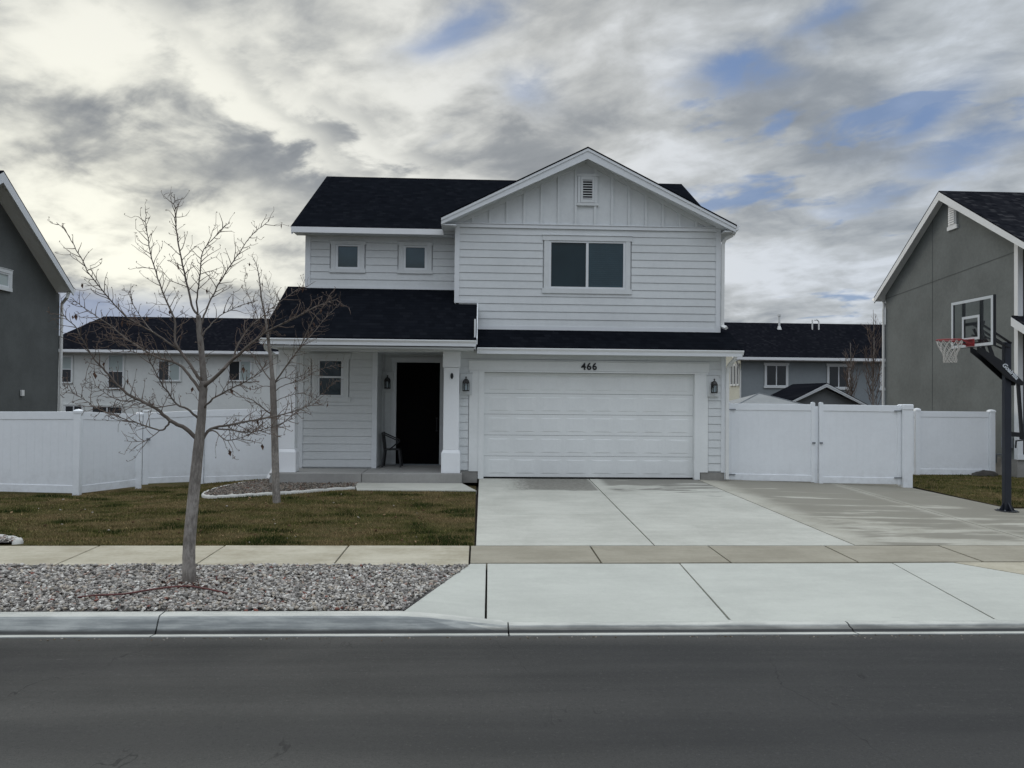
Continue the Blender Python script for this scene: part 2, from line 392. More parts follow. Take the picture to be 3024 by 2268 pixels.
def dv(x, y): return (x, y, drive_z(x, y))
mb = MB()
jx = lambda y: 5.17 + (17.46 - y)/6.0*.45
slab4(mb, [dv(-.02, 11.25), dv(2.596, 11.27), dv(2.585, 13.57), dv(-.005, 13.60)])
slab4(mb, [dv(-.005, 13.612), dv(2.585, 13.582), dv(2.575, 17.88), dv(.02, 17.88)])
slab4(mb, [dv(2.614, 11.27), dv(jx(11.3)-.008, 11.29), dv(jx(17.88)-.008, 17.88), dv(2.594, 17.88)])
structure(mb.build('driveway', M['drive'], bevel=.006))
mb = MB()
def strip(x0a, x0b, x1a, x1b, y0, y1, n=6):     # a long slab in short lengths so it can twist
    for i in range(n):
        a, b = i/n, (i+1)/n; ya, yb = y0+(y1-y0)*a, y0+(y1-y0)*b
        L = lambda p, q, t: p + (q-p)*t
        vs = [dv(L(x0a,x0b,a), ya), dv(L(x1a,x1b,a), ya), dv(L(x1a,x1b,b), yb), dv(L(x0a,x0b,b), yb)]
        mb.add(vs + [(x, y, z-.1) for x, y, z in vs], [(0,1,2,3)] + ([(0,4,5,1)] if i == 0 else []) + ([(2,6,7,3)] if i == n-1 else []) + [(3,7,4,0), (1,5,6,2)])
jc = jx(17.88)
strip(jx(11.3)+.010, jc+.010, 8.60, 8.62, 11.30, 17.88); strip(jc+.012, jc+.012, 8.62, 8.63, 17.89, 20.6, 2)
strip(8.618, 8.64, 10.72, 10.42, 11.32, 18.05); strip(8.64, 8.64, 10.42, 10.40, 18.06, 20.6, 2)
slab4(mb, [(10.73, 11.32, -.262), (15.5, 11.34, -.262), (15.5, 15.02, -.262), (10.57, 15.02, -.243)])
structure(mb.build('parking_pad', M['pad']))

def az(y): return -.432 + (y-8.02)/(10.15-8.02)*.142
mb = MB()
slab4(mb, [(-.76, 8.115, -.337), (.082, 8.03, -.431), (.114, 10.15, -.288), (-.09, 10.15, -.288)])
slab4(mb, [(.106, 8.03, -.431), (2.665, 8.03, -.431), (2.682, 10.155, -.288), (.134, 10.155, -.288)])
slab4(mb, [(2.690, 8.03, -.431), (5.55, 8.03, -.431), (5.592, 10.19, -.288), (2.70, 10.17, -.288)])
slab4(mb, [(5.574, 8.03, -.431), (8.30, 8.03, -.431), (8.02, 8.75, az(8.75)), (6.46, 10.22, -.287), (5.61, 10.20, -.288)])
structure(mb.build('driveway_apron', M['apron'], bevel=.006))
mb = MB(); slab4(mb, [(8.325, 8.03, -.431), (10.2, 8.115, -.337), (11.2, 10.27, -.287), (6.485, 10.24, -.286), (8.04, 8.77, az(8.77))])
structure(mb.build('driveway_apron', M['walk'], bevel=.006))

# walkway to the porch
mb = MB()
slab4(mb, [(-2.56, 16.46, -.100), (-.03, 16.40, -.098), (-.36, 17.43, -.060), (-1.50, 17.43, -.060), (-2.78, 17.43, -.062)])
structure(mb.build('walkway', M['drive'], bevel=.006))

# lawn sheets
FENCE = [(-8.5, 16.74), (-7.83, 18.15), (-6.70, 18.97), (-4.4, 19.0)]
xs = [-30,-22,-17] + [-14 + .35*i for i in range(40)] + [-.045]
ys = [11.255] + [11.5 + .35*i for i in range(26)] + [22, 27]
xs = sorted(set(round(q, 3) for q in xs if q <= -.04))
grid('lawn', xs, ys, lambda x, y: lawn_z(x, y) - (.0 if y < 17.4 or x < -4.4 else .05), M['turf'])
mbx = [10.60 + .4*i for i in range(12)] + [18, 25]
grid('lawn', mbx, [15.05 + .4*i for i in range(22)], lambda x, y: lawn_z(x, y) + .012, M['turf'])

# planting bed in front of the porch
BED = [(-2.66,16.75),(-3.10,16.50),(-3.66,16.06),(-4.04,15.86),(-4.48,15.69),(-4.92,15.60),(-5.23,15.58),(-5.42,15.70),(-5.57,15.96),(-5.67,16.34),(-5.69,16.74),(-5.65,17.33),(-5.34,18.08),(-4.75,18.6),(-4.66,17.5),(-2.72,17.46)]
mb = MB(); c0 = (-4.0, 16.9)
mb.v = [(c0[0], c0[1], lawn_z(*c0)+.05)] + [(x, y, lawn_z(x, y)+.022) for x, y in BED]
mb.f = [(0, i+1, (i+1) % len(BED)+1) for i in range(len(BED))]
structure(mb.build('planting_bed', M['gravelbase']))
def edging(name, path, zf, w=.105, h=.055):
    mb = MB(); P = [Vector((x, y, zf(x, y))) for x, y in path]; k = 6; vs = []
    for i, p in enumerate(P):
        t = (P[min(i+1, len(P)-1)] - P[max(i-1, 0)]); t.z = 0; t.normalize(); nrm = Vector((-t.y, t.x, 0))
        j = 1 + .10*math.sin(i*2.3)
        for u, z in ((-.5,-.06),(-.5,h*.62),(-.33,h),(.33,h),(.5,h*.62),(.5,-.06)):
            vs.append(p + nrm*w*u*j + Vector((0,0,z*j)))
    fs = [(i*k+a, i*k+a+1, (i+1)*k+a+1, (i+1)*k+a) for i in range(len(P)-1) for a in range(k-1)]
    mb.add(vs, fs + [tuple(range(k)), tuple(range(len(vs)-1, len(vs)-k-1, -1))]); return mb.build(name, M['whitecurb'], None, True)
def densify(p, n=4):
    out = []
    for i in range(len(p)-1):
        p0, p1, p2, p3 = p[max(i-1,0)], p[i], p[i+1], p[min(i+2,len(p)-1)]
        for k in range(n):
            t = k/n
            out.append(tuple(.5*((2*p1[d]) + (-p0[d]+p2[d])*t + (2*p0[d]-5*p1[d]+4*p2[d]-p3[d])*t*t + (-p0[d]+3*p1[d]-3*p2[d]+p3[d])*t**3) for d in range(len(p1))))
    return out + [tuple(p[-1])]
tag(edging('garden_edging', densify(BED[:13]), lawn_z), 'curved pale concrete edging around the planting bed before the porch', 'garden edging')
BED2 = [(-12,12.30),(-8.8,12.12),(-7.6,11.90),(-7.05,11.74),(-6.72,11.54),(-6.58,11.35)]
tag(edging('garden_edging', densify(BED2), lawn_z, .13, .06), 'stub of white concrete edging at left frame edge beside sidewalk', 'garden edging')
mb = MB(); pl = BED2 + [(-6.70,11.28),(-12,11.28)]
mb.v = [(x, y, -.235) for x, y in pl]; mb.f = [tuple(range(len(pl)))]
structure(mb.build('planting_bed', M['gravelbase']))
# gravel strip sheet
mb = MB()
for x0, x1 in ((-26,-12),(-12,-6),(-6,-.78)): mb.add([(x0,8.09,-.336),(x1,8.09,-.336),(x1 if x1 < -1 else -.10,10.04,-.300),(x0,10.04,-.300)], [(0,1,2,3)])
structure(mb.build('gravel_strip', M['gravelbase']))

# ------------------------------------------------------------------ loose stuff: stones and grass
def inside(px, py, poly):
    r = np.zeros(len(px), bool); n = len(poly)
    for i in range(n):
        x1, y1 = poly[i]; x2, y2 = poly[(i+1) % n]
        if y1 == y2: continue
        c = ((y1 > py) != (y2 > py)) & (px < (x2-x1)*(py-y1)/(y2-y1) + x1); r ^= c
    return r
def mesh_np(name, V, F, cols, mat, per):
    me = bpy.data.meshes.new(name); nv, nf = len(V), len(F)
    me.vertices.add(nv); me.vertices.foreach_set('co', V.astype(np.float32).ravel())
    me.loops.add(nf*3); me.loops.foreach_set('vertex_index', F.astype(np.int32).ravel())
    me.polygons.add(nf); me.polygons.foreach_set('loop_start', np.arange(0, nf*3, 3, dtype=np.int32))
    try: me.polygons.foreach_set('loop_total', np.full(nf, 3, dtype=np.int32))
    except Exception: pass
    a = me.attributes.new('tone', 'FLOAT_COLOR', 'POINT')
    c = np.ones((nv, 4), np.float32); c[:, :3] = np.repeat(cols, per, axis=0); a.data.foreach_set('color', c.ravel())
    me.update(calc_edges=True); me.validate(); me.materials.append(mat)
    o = bpy.data.objects.new(name, me); COL.objects.link(o); o['kind'] = 'stuff'; return o
t_ = (1+5**.5)/2
ICO = np.array([(-1,t_,0),(1,t_,0),(-1,-t_,0),(1,-t_,0),(0,-1,t_),(0,1,t_),(0,-1,-t_),(0,1,-t_),(t_,0,-1),(t_,0,1),(-t_,0,-1),(-t_,0,1)])/1.9
ICF = np.array([(0,11,5),(0,5,1),(0,1,7),(0,7,10),(0,10,11),(1,5,9),(5,11,4),(11,10,2),(10,7,6),(7,1,8),(3,9,4),(3,4,2),(3,2,6),(3,6,8),(3,8,9),(4,9,5),(2,4,11),(6,2,10),(8,6,7),(9,8,1)])
def stones(name, px, py, pz, smin, smax, pal, w):
    n = len(px); s = RNG.uniform(smin, smax, n)
    V = ICO[None]*(1 + RNG.normal(0, .20, (n, 12, 1)))
    V = V*np.stack([s*RNG.uniform(.8,1.5,n), s*RNG.uniform(.6,1.1,n), s*RNG.uniform(.35,.75,n)], 1)[:, None, :]
    a = RNG.uniform(0, 6.283, n); b = RNG.normal(0, .45, n)
    x, y, z = V[..., 0], V[..., 1], V[..., 2]
    x, z = x*np.cos(b)[:,None] - z*np.sin(b)[:,None], x*np.sin(b)[:,None] + z*np.cos(b)[:,None]
    x, y = x*np.cos(a)[:,None] - y*np.sin(a)[:,None], x*np.sin(a)[:,None] + y*np.cos(a)[:,None]
    V = np.stack([x+px[:,None], y+py[:,None], z+pz[:,None]], 2).reshape(-1, 3)
    F = (ICF[None] + (np.arange(n)*12)[:,None,None]).reshape(-1, 3)
    pal = np.array(pal); cols = pal[RNG.choice(len(pal), n, p=np.array(w)/sum(w))]*RNG.uniform(.72, 1.25, (n, 1))
    return mesh_np(name, V, F, cols, M['stone'], 12)
PAL = [(.42,.395,.36),(.30,.28,.26),(.17,.16,.148),(.55,.53,.49),(.68,.66,.61),(.33,.235,.195),(.22,.095,.075),(.39,.345,.285)]
n = 36000; px = RNG.uniform(-10.5, -.02, n); py = RNG.uniform(8.11, 10.02, n)
ok = inside(px, py, [(-10.5,8.1),(-.80,8.1),(-.12,10.03),(-10.5,10.03)]); px, py = px[ok], py[ok]
lump = np.array([mnoise.noise((x*1.3, y*1.3, 0)) for x, y in zip(px, py)])
stones('gravel', px, py, -.333 + (py-8.1)*.0185 + RNG.uniform(0, .034, len(px)) + lump*.016 + .012*np.exp(-((px+3.34)**2+(py-9.15)**2)/.15), .009, .029, PAL, [28,26,20,13,4,3,1.2,14])
n = 9000; px = RNG.uniform(-5.8, -2.6, n); py = RNG.uniform(15.5, 18.6, n); ok = inside(px, py, BED); px, py = px[ok], py[ok]
stones('bed_gravel', px, py, np.array([lawn_z(x, y) for x, y in zip(px, py)]) + .035 + RNG.uniform(0,.02,len(px)), .014, .034, [tuple(c*q for c, q in zip(p, (.52,.49,.46))) for p in PAL], [16,24,26,6,2,8,2,14])
n = 1600; px = RNG.uniform(-8.5, -6.4, n); py = RNG.uniform(11.3, 12.3, n); ok = inside(px, py, BED2+[(-6.70,11.28),(-12,11.28)]); px, py = px[ok], py[ok]
stones('bed_gravel', px, py, -.232 + RNG.uniform(0,.02,len(px)), .014, .03, PAL, [16,20,20,10,4,8,2,14])

def blades(name, px, py, pz, hmin, hmax, green):
    n = len(px); h = RNG.uniform(hmin, hmax, n); a = RNG.uniform(0, 6.283, n); w = RNG.uniform(.003, .0065, n); lean = RNG.normal(0, .75, n)*h; la = RNG.uniform(0, 6.283, n)
    p1 = np.array([mnoise.noise((x*.75, y*1.4, 2.0)) for x, y in zip(px, py)]); p2 = np.array([mnoise.noise((x*1.5, y*3.2, 9.0)) for x, y in zip(px, py)])
    k = np.clip((p1*.7 + p2*.75)*1.5 + green, 0, 1)[:, None]
    brown = np.array([(.240,.180,.090)]); olive = np.array([(.092,.096,.026)]); dark = np.array([(.034,.050,.012)])
    c = brown*(1-k) + olive*k; d = np.clip((p2*.75 + p1*.5 - .20)*4.5, 0, 1)[:, None]; c = c*(1-d) + dark*d
    h = h*(1 + .9*d[:, 0]); c = c*RNG.uniform(.55, 1.45, (n, 1))
    straw = RNG.random(n) < .07; c[straw] = np.array((.34,.255,.12))*RNG.uniform(.7, 1.2, (straw.sum(), 1))
    b0 = np.stack([px - np.cos(a)*w, py - np.sin(a)*w, pz - .004], 1); b1 = np.stack([px + np.cos(a)*w, py + np.sin(a)*w, pz - .004], 1)
    t = np.stack([px + np.cos(la)*lean, py + np.sin(la)*lean, pz + h], 1)
    V = np.stack([b0, b1, t], 1).reshape(-1, 3); F = np.arange(3*n).reshape(-1, 3)
    return mesh_np(name, V, F, c, M['blade'], 3)
n = 230000; px = RNG.uniform(-10.5, -.06, n); py = 11.235 + (RNG.random(n)**1.15)*7.9
lawnpoly = [(-10.5,11.235),(-.06,11.235),(-.05,16.38),(-2.6,16.44)] + [(x, y-.07) for x, y in BED[:8]] + [(x-.08, y) for x, y in BED[8:13]] + [(-5.1,18.95),(-6.70,18.95),(-7.83,18.12),(-8.5,16.72),(-10.5,16.72)]
ok = inside(px, py, lawnpoly) & ~inside(px, py, [(x, y+.1) for x, y in BED2] + [(-6.3,11.2),(-12,11.2)]); px, py = px[ok], py[ok]
pz = np.array([lawn_z(x, y) for x, y in zip(px, py)]) + np.array([.014*mnoise.noise((x*3.1, y*3.1, 5.0)) for x, y in zip(px, py)]).clip(-.004, .02)
tag(blades('grass', px, py, pz, .010, .036, .62))
n = 42000; px = RNG.uniform(10.62, 16, n); py = RNG.uniform(15.07, 21.2, n)
blades('grass', px, py, np.array([lawn_z(x, y)+.012 for x, y in zip(px, py)]), .014, .045, 1.0)
# scattered coarser tufts that stayed green
cx_ = RNG.uniform(-9.5, -.4, 46); cy_ = RNG.uniform(11.5, 16.2, 46); sx_ = RNG.uniform(.05, .20, 46)
px = np.concatenate([RNG.normal(a, s, 90) for a, s in zip(cx_, sx_)]); py = np.concatenate([RNG.normal(b, s*.45, 90) for b, s in zip(cy_, sx_)])
ok = inside(px, py, lawnpoly) & ~inside(px, py, [(x, y+.1) for x, y in BED2] + [(-6.3,11.2),(-12,11.2)]); px, py = px[ok], py[ok]
blades('grass_tufts', px, py, np.array([lawn_z(x, y) for x, y in zip(px, py)]), .025, .065, 1.6)
# small fallen leaves and scraps
n = 150; px = RNG.uniform(-9, -.2, n); py = RNG.uniform(11.4, 16.3, n); ok = inside(px, py, lawnpoly); px, py = px[ok], py[ok]
stones('fallen_leaves', px, py, np.array([lawn_z(x, y)+.024 for x, y in zip(px, py)]), .010, .026, [(.42,.38,.32),(.26,.18,.10),(.12,.07,.04)], [2,5,6])
n = 420; a_ = RNG.uniform(0, 6.283, n); r_ = np.abs(RNG.normal(0, .16, n)) + .06
stones('bark_debris', -3.345 + r_*np.cos(a_)*1.3, 9.15 + r_*np.sin(a_)*.8, -.288 + RNG.uniform(0, .012, n), .007, .02, [(.085,.035,.028),(.05,.035,.028),(.12,.075,.055)], [4,4,3])
n = 260; px = RNG.uniform(-6, 7, n); py = 7.70 - np.abs(RNG.normal(0, .05, n))
stones('gutter_grit', px, py, np.array([road_z(x, y) for x, y in zip(px, py)]) + .002, .003, .011, [(.25,.22,.18),(.12,.09,.06),(.35,.32,.28)], [4,4,3])

HOSE = [(-4.283,8.50,-.292),(-4.089,8.495,-.268),(-3.828,8.56,-.272),(-3.625,8.716,-.266),(-3.44,8.817,-.262),(-3.252,8.857,-.262),(-3.016,8.764,-.268),(-2.752,8.652,-.288)]
tag(MB().tube(densify(HOSE), .0105, 7).build('drip_hose', M['hose'], None, True), 'thin dull red drip hose lying on the gravel below the street tree', 'hose')
tag(MB().tube([(-3.05,9.18,-.33),(-3.052,9.185,-.225)], .008, 7).build('irrigation_riser', M['hose'], None, True), 'short dark irrigation riser standing in gravel right of street tree', 'riser')

# ------------------------------------------------------------------ building helpers
def faceY(Y):  return lambda u, o, z: (u, Y - o, z)            # wall that looks at the street
def faceXp(X): return lambda u, o, z: (X + o, u, z)            # wall that looks to +x
def faceXm(X): return lambda u, o, z: (X - o, u, z)
def siding(mb, T, u0, u1, z0, z1, holes=(), ex=.184, roof=None):
    i = 0
    while z0 + i*ex < z1 - .01:
        zb = z0 + i*ex; zt = min(zb + ex, z1); i += 1
        top = zt - (.0055 if zt < z1 else 0)
        cuts = sorted({zb, top} | {h for H in holes for h in (H[2], H[3]) if zb < h < top})
        for a, b in zip(cuts[:-1], cuts[1:]):
            mid = (a+b)/2; segs = [(u0, u1)]
            for H in holes:
                if H[2] < mid < H[3]:
                    segs = [s for q in segs for s in ((q[0], min(q[1], H[0])), (max(q[0], H[1]), q[1])) if s[1] - s[0] > .004]
            oa = .020 - .012*(a-zb)/ex; ob = .020 - .012*(b-zb)/ex
            for s, e in segs:
                mb.add([T(s,oa,a), T(e,oa,a), T(e,ob,b), T(s,ob,b)], [(0,1,2,3)])
                if a == zb: mb.add([T(s,oa,a), T(e,oa,a), T(e,-.018,a+.001), T(s,-.018,a+.001)], [(0,3,2,1)])
                if b == top: mb.add([T(s,ob,b), T(e,ob,b), T(e,-.018,b), T(s,-.018,b)], [(0,1,2,3)])
def bx(mb, T, u0, u1, o0, o1, z0, z1):
    P = [T(u,o,z) for z in (z0,z1) for o in (o1,o0) for u in (u0,u1)]
    mb.add(P, [(0,1,3,2),(4,6,7,5),(0,4,5,1),(2,3,7,6),(0,2,6,4),(1,5,7,3)])
def window(parent, T, u0, u1, z0, z1, split=None, side=.14, head=.09, sill=.10, ext=.04, blind=None, glass='glass', framecol='trim', trimcol='siding', shade=None, label=None, trim=True):
    f = MB(); w = .042
    for a, b, c, d in ((u0-w*.25,u1+w*.25,z1-w,z1),(u0-w*.25,u1+w*.25,z0,z0+w),(u0-w*.25,u0+w,z0+w,z1-w),(u1-w,u1+w*.25,z0+w,z1-w)): bx(f, T, a, b, -.05, .018, c, d)
    panes = [(u0+w, u1-w, z0+w, z1-w)]
    if split == 'v':
        m = (u0+u1)/2; bx(f, T, m-.03, m+.03, -.05, .014, z0+w, z1-w); panes = [(u0+w, m-.03, z0+w, z1-w), (m+.03, u1-w, z0+w, z1-w)]
    if split == 'h':
        m = (z0+z1)/2 + .02; bx(f, T, u0+w, u1-w, -.05, .012, m-.022, m+.022); panes = [(u0+w, u1-w, m+.022, z1-w), (u0+w, u1-w, z0+w, m-.022)]
    win = f.build('window', M[framecol], parent)
    if label: win['label'] = label
    for k, (a, b, c, d) in enumerate(panes):
        bl = blind is not None and k in blind; p = MB(); o = -.020 if k % 2 == 0 else -.010
        if bl: o = .004
        p.add([T(a,o,c), T(b,o,c), T(b,o,d), T(a,o,d)], [(0,1,2,3)])
        g = glass if shade is None or k not in shade else 'farshade'
        p.build('pane', M['clear' if bl else g], win)
        if bl:
            s = MB(); n = int((d-c)/.048)
            for q in range(n):
                zz = c + (q+.5)*(d-c)/n
                s.add([T(a+.01,-.018,zz-.020), T(b-.01,-.018,zz-.020), T(b-.01,-.003,zz+.017), T(a+.01,-.003,zz+.017)], [(0,1,2,3)])
            bx(s, T, a, b, -.024, -.0195, c, d); s.build('blind', M['blind'], win)
    if trim:
        t = MB(); e = .004
        bx(t, T, u0-side, u0-.012, -.01, .027, z0-e, z1+e); bx(t, T, u1+.012, u1+side, -.01, .030, z0-e, z1+e)
        bx(t, T, u0-side-ext, u1+side+ext, -.01, .036, z1+e, z1+head); bx(t, T, u0-side-ext-.01, u1+side+ext+.01, -.01, .05, z1+head+.006, z1+head+.022)
        bx(t, T, u0-side-ext, u1+side+ext, -.01, .040, z0-sill, z0-e)
        t.build('window_trim', M[trimcol], win)
    return win
def gutter(mb, a, b, y, z, h=.125, d=.12):          # K profile hung on an eave that runs along x, front edge at y
    pr = [(0, 0), (-.012, 0), (-.014, -.02), (-.004, -.035), (.02, -.075), (.03, -h), (.03+d*.7, -h), (.03+d*.7, -.01)]
    mb.prism([(a, y+p, z+q) for p, q in pr], (b-a, 0, 0))
def downspout(mb, pts, w=.075, dd=.06):
    for p, q in zip(pts[:-1], pts[1:]): mb.bar(p, q, w, dd, (0,1,0))

# ------------------------------------------------------------------ the white house
H = thing('house', (.7, 20.0, 0), 'white two-storey house with black shingle roof, front gable and double garage numbered 466', 'house')
GY, UY, LY, PY, DY = 17.85, 18.45, 19.2, 18.62, 19.6          # garage, gable, left upper, porch wall, door planes
SOF = 2.94
# core walls behind the siding
c = MB()
c.box(-4.31, 5.82, LY+.025, 26.9, SOF+.02, 5.93)
c.box(-4.31, -2.46, PY+.025, 26.9, .0, SOF+.02); c.box(-2.46, -.58, DY+.03, 26.9, .0, SOF+.02); c.box(-.58, 5.78, 18.60, 26.9, 0, SOF+.02)
c.box(-.58, 5.80, UY+.025, LY+.02, SOF+.02, 6.02)
c.box(-.575, -.06, GY+.022, 18.60, .17, SOF); c.box(5.21, 5.755, GY+.022, 18.60, .17, SOF); c.box(-.06, 5.21, GY+.022, 18.60, 2.50, SOF)
c.prism([(-.58, UY+.024, 6.02), (5.80, UY+.024, 6.02), (2.526, UY+.024, 7.60)], (0, 4.2, 0))
c.build('wall', M['siding'], H)
for bxs in ((-.57, -.02, GY-.012, 19, -.10, .168), (5.20, 5.765, GY-.012, 26.9, -.25, .168), (-4.30, -2.5, PY+.03, 26.8, -.35, .0)):
    f = MB(); f.box(*bxs); f.build('foundation', M['found'], H, bevel=.006)

W1, W2 = (-3.568, -3.002, 5.032, 5.633), (-1.899, -1.342, 5.035, 5.630)
WU = (1.662, 3.497, 4.520, 5.672); WP = (-3.862, -3.268, 1.858, 2.756)
def hole(w, s=.16): return (w[0]-s, w[1]+s, w[2]-.09, w[3]+.08)
s = MB(); siding(s, faceY(LY), -4.20, -.60, 4.40, 5.90, (hole(W1), hole(W2))); s.build('lap_siding', M['siding'], H)
s = MB(); siding(s, faceY(UY), -.50, 5.72, 3.40, 5.95, (hole(WU),)); s.build('lap_siding', M['siding'], H)
s = MB(); siding(s, faceY(GY), -.57, 5.68, .20, SOF, ((-.24, 5.38, -1, 2.745),)); s.build('lap_siding', M['siding'], H)
s = MB(); siding(s, faceY(PY), -4.20, -2.56, .18, SOF, (hole(WP),)); s.build('lap_siding', M['siding'], H)
s = MB(); siding(s, faceY(DY), -2.38, -.62, .18, SOF, ((-2.20, -.88, -1, 2.86),)); siding(s, faceXp(-2.46), PY+.12, DY-.05, .18, SOF); siding(s, faceXm(-.58), 17.95, DY-.05, .18, SOF); s.build('lap_siding', M['siding'], H)
# trims
t = MB()
bx(t, faceY(LY), -4.325, -4.20, -.02, .032, 4.40, 5.93); bx(t, faceXm(-4.31), LY, LY+.12, -.01, .018, 4.40, 5.93)
bx(t, faceY(UY), -.615, -.50, -.02, .034, 4.135, 6.0); bx(t, faceY(UY), 5.72, 5.84, -.02, .034, 3.45, 6.0)
bx(t, faceXm(-.58), UY-.0, LY, -.01, .02, 4.1, 6.0)
bx(t, faceY(GY), 5.68, 5.785, -.02, .034, .17, SOF)
bx(t, faceY(PY), -4.325, -4.20, -.02, .032, .15, SOF); bx(t, faceY(PY), -2.56, -2.445, -.02, .034, .15, SOF)
bx(t, faceXp(-2.46), PY-.03, PY+.12, -.01, .018, .15, SOF)
bx(t, faceY(LY), -4.20, -.60, -.01, .030, 4.53, 4.60)                        # skirt over the porch roof
bx(t, faceY(UY), -.07, 5.72, -.01, .030, 3.50, 3.60); bx(t, faceY(UY), -.50, -.07, -.01, .030, 4.135, 4.20)
t.build('corner_trim', M['trim'], H)
# board-and-batten gable with its belly band
g = MB()
def rz(x, drop): return (7.854 - .5*abs(x-2.526)) - drop
g.prism([(-.60, UY+.004, 6.02), (5.82, UY+.004, 6.02), (2.526, UY+.004, 7.64)], (0, .02, 0))
x = 2.526 + .20
xsb = [2.29 - .413*k for k in range(7)] + [2.76 + .413*k for k in range(7)]
for x in xsb:
    top = rz(x, .19)
    if top > 6.08: g.box(x-.030, x+.030, UY-.034, UY+.004, 6.04, top)
for sgn in (-1, 1):
    a = (2.526, UY-.012, 7.60); b = (2.526+sgn*3.25, UY-.012, 7.60-.5*3.25); g.bar(a, b, .03, .10, (0,0,1))
g.build('gable_panel', M['siding'], H)
b = MB(); b.box(-.615, 5.84, UY-.045, UY+.02, 5.955, 6.035); b.box(-.63, 5.855, UY-.060, UY+.02, 6.040, 6.058); b.build('belly_band', M['trim'], H)
# gable vent
v = MB()
for a, bb, cc, d in ((2.405,2.735,6.60,6.68),(2.405,2.735,7.155,7.235),(2.405,2.455,6.68,7.155),(2.685,2.735,6.68,7.155)): v.box(a, bb, UY-.055, UY+.0, cc, d)
v.box(2.30, 2.84, UY-.05, UY, 7.24, 7.30); v.box(2.30, 2.84, UY-.05, UY, 6.53, 6.595); v.box(2.33, 2.40, UY-.045, UY, 6.6, 7.235); v.box(2.74, 2.81, UY-.045, UY, 6.6, 7.235)
vv = v.build('gable_vent', M['siding'], H)
lo = MB()
for k in range(8):
    z = 6.695 + k*.060; lo.add([(2.455,UY-.05,z),(2.685,UY-.05,z),(2.685,UY-.005,z+.016),(2.455,UY-.005,z+.016),(2.455,UY-.05,z+.020),(2.685,UY-.05,z+.020),(2.685,UY-.005,z+.030),(2.455,UY-.005,z+.030)], [(0,1,2,3),(4,7,6,5),(0,4,5,1)])
lo.build('louvre', M['siding'], vv)
bk = MB(); bk.box(2.455, 2.685, UY-.004, UY+.003, 6.68, 7.155); bk.build('vent_backing', M['darkhole'], vv)

# windows
window(H, faceY(LY), *W1, side=.13, ext=.03, glass='glass_painted_sky'); window(H, faceY(LY), *W2, side=.13, ext=.03, glass='glass_painted_sky')
window(H, faceY(UY), *WU, split='v', side=.13, head=.12, sill=.12, ext=.04, blind=(1,), label='wide sliding window with a blind drawn behind its right half')
window(H, faceY(PY), *WP, split='h', side=.14, head=.13, sill=.12, ext=.05)

# roofs: dark sheet over a white boxed eave
def gable_roof(parent, xl, xr, xm, zl, zr, zm, y0, y1, mat='shingle', th=.035, box=.16, rake=.25, trimmat='trim', ylap=.02):
    d = MB()
    for xa, za in ((xl, zl), (xr, zr)):
        s = 1 if xa > xm else -1
        P = [(xa+.02*s, y0-ylap, za-.01), (xm, y0-ylap, zm), (xm, y1, zm), (xa+.02*s, y1, za-.01)]
        d.prism(P, (0, 0, -th))
    r = d.build('roof', M[mat], parent)
    w = MB()
    for xa, za in ((xl, zl), (xr, zr)):
        P = [(xa, y0+.03, za-th-.003), (xm, y0+.03, zm-th-.003), (xm, y1-.05, zm-th-.003), (xa, y1-.05, za-th-.003)]
        w.prism(P, (0, 0, -box))
    w.build('soffit', M[trimmat], r)
    w = MB()
    for xa, za in ((xl, zl), (xr, zr)):
        w.prism([(xa, y0, za-th-.002), (xm, y0, zm-th-.002), (xm, y0, zm-th-rake), (xa, y0, za-th-rake*.60)], (0, .032, 0))
        w.prism([(xa, y0-.016, za-th-.001), (xm, y0-.016, zm-th-.001), (xm, y0-.016, zm-th-.062), (xa, y0-.016, za-th-.062)], (0, .018, 0))
    w.build('rake_board', M[trimmat], r)
    return r
def shed_roof(parent, xl, xr, y0, z0, y1, z1, mat='shingle', th=.035, box=.13, rake=True):
    d = MB(); d.prism([(xl-.015, y0-.02, z0), (xr+.015, y0-.02, z0), (xr+.015, y1, z1), (xl-.015, y1, z1)], (0,0,-th)); r = d.build('roof', M[mat], parent)
    w = MB(); w.prism([(xl+.02, y0+.03, z0-th-.003), (xr-.02, y0+.03, z0-th-.003), (xr-.02, y1, z1-th-.003), (xl+.02, y1, z1-th-.003)], (0,0,-.06)); w.build('soffit', M['trim'], r)
    w = MB(); w.box(xl, xr, y0, y0+.03, z0-th-box, z0-th-.002)
    if rake:
        for xx in (xl, xr-.03): w.prism([(xx, y0+.03, z0-th-.002), (xx, y1, z1-th-.002), (xx, y1, z1-th-box), (xx, y0+.03, z0-th-box)], (.03, 0, 0))
    w.build('fascia', M['trim'], r); return r
# main roof, ridge along x
d = MB(); ys, ye, yr = 18.80, 27.35, 23.07
d.prism([(-4.60, ys, 5.985), (6.09, ys, 5.985), (6.09, yr, 8.415), (-4.60, yr, 8.415)], (0,0,-.035)); d.prism([(-4.60, ye, 5.985), (6.09, ye, 5.985), (6.09, yr, 8.415), (-4.60, yr, 8.415)], (0,0,-.035))
mr = d.build('roof', M['shingle'], H, bevel=0)
w = MB()
w.prism([(-4.57, ys+.03, 5.947), (5.7, ys+.03, 5.947), (5.7, ys+.45, 5.947+.239), (-4.57, ys+.45, 5.947+.239)], (0,0,-.10)); w.box(-4.55, 5.7, ys+.03, LY+.03, 5.845, 5.86)
for xx in (-4.585, 6.05):
    for yy in (ys, ye): w.prism([(xx, yy, 5.945), (xx, yr, 8.375), (xx, yr, 8.20), (xx, yy, 5.79)], (.03, 0, 0))
w.build('soffit', M['trim'], mr)
w = MB(); w.box(-4.59, -.90, ys-.012, ys+.03, 5.835, 5.972); w.build('fascia', M['gutter'], mr)
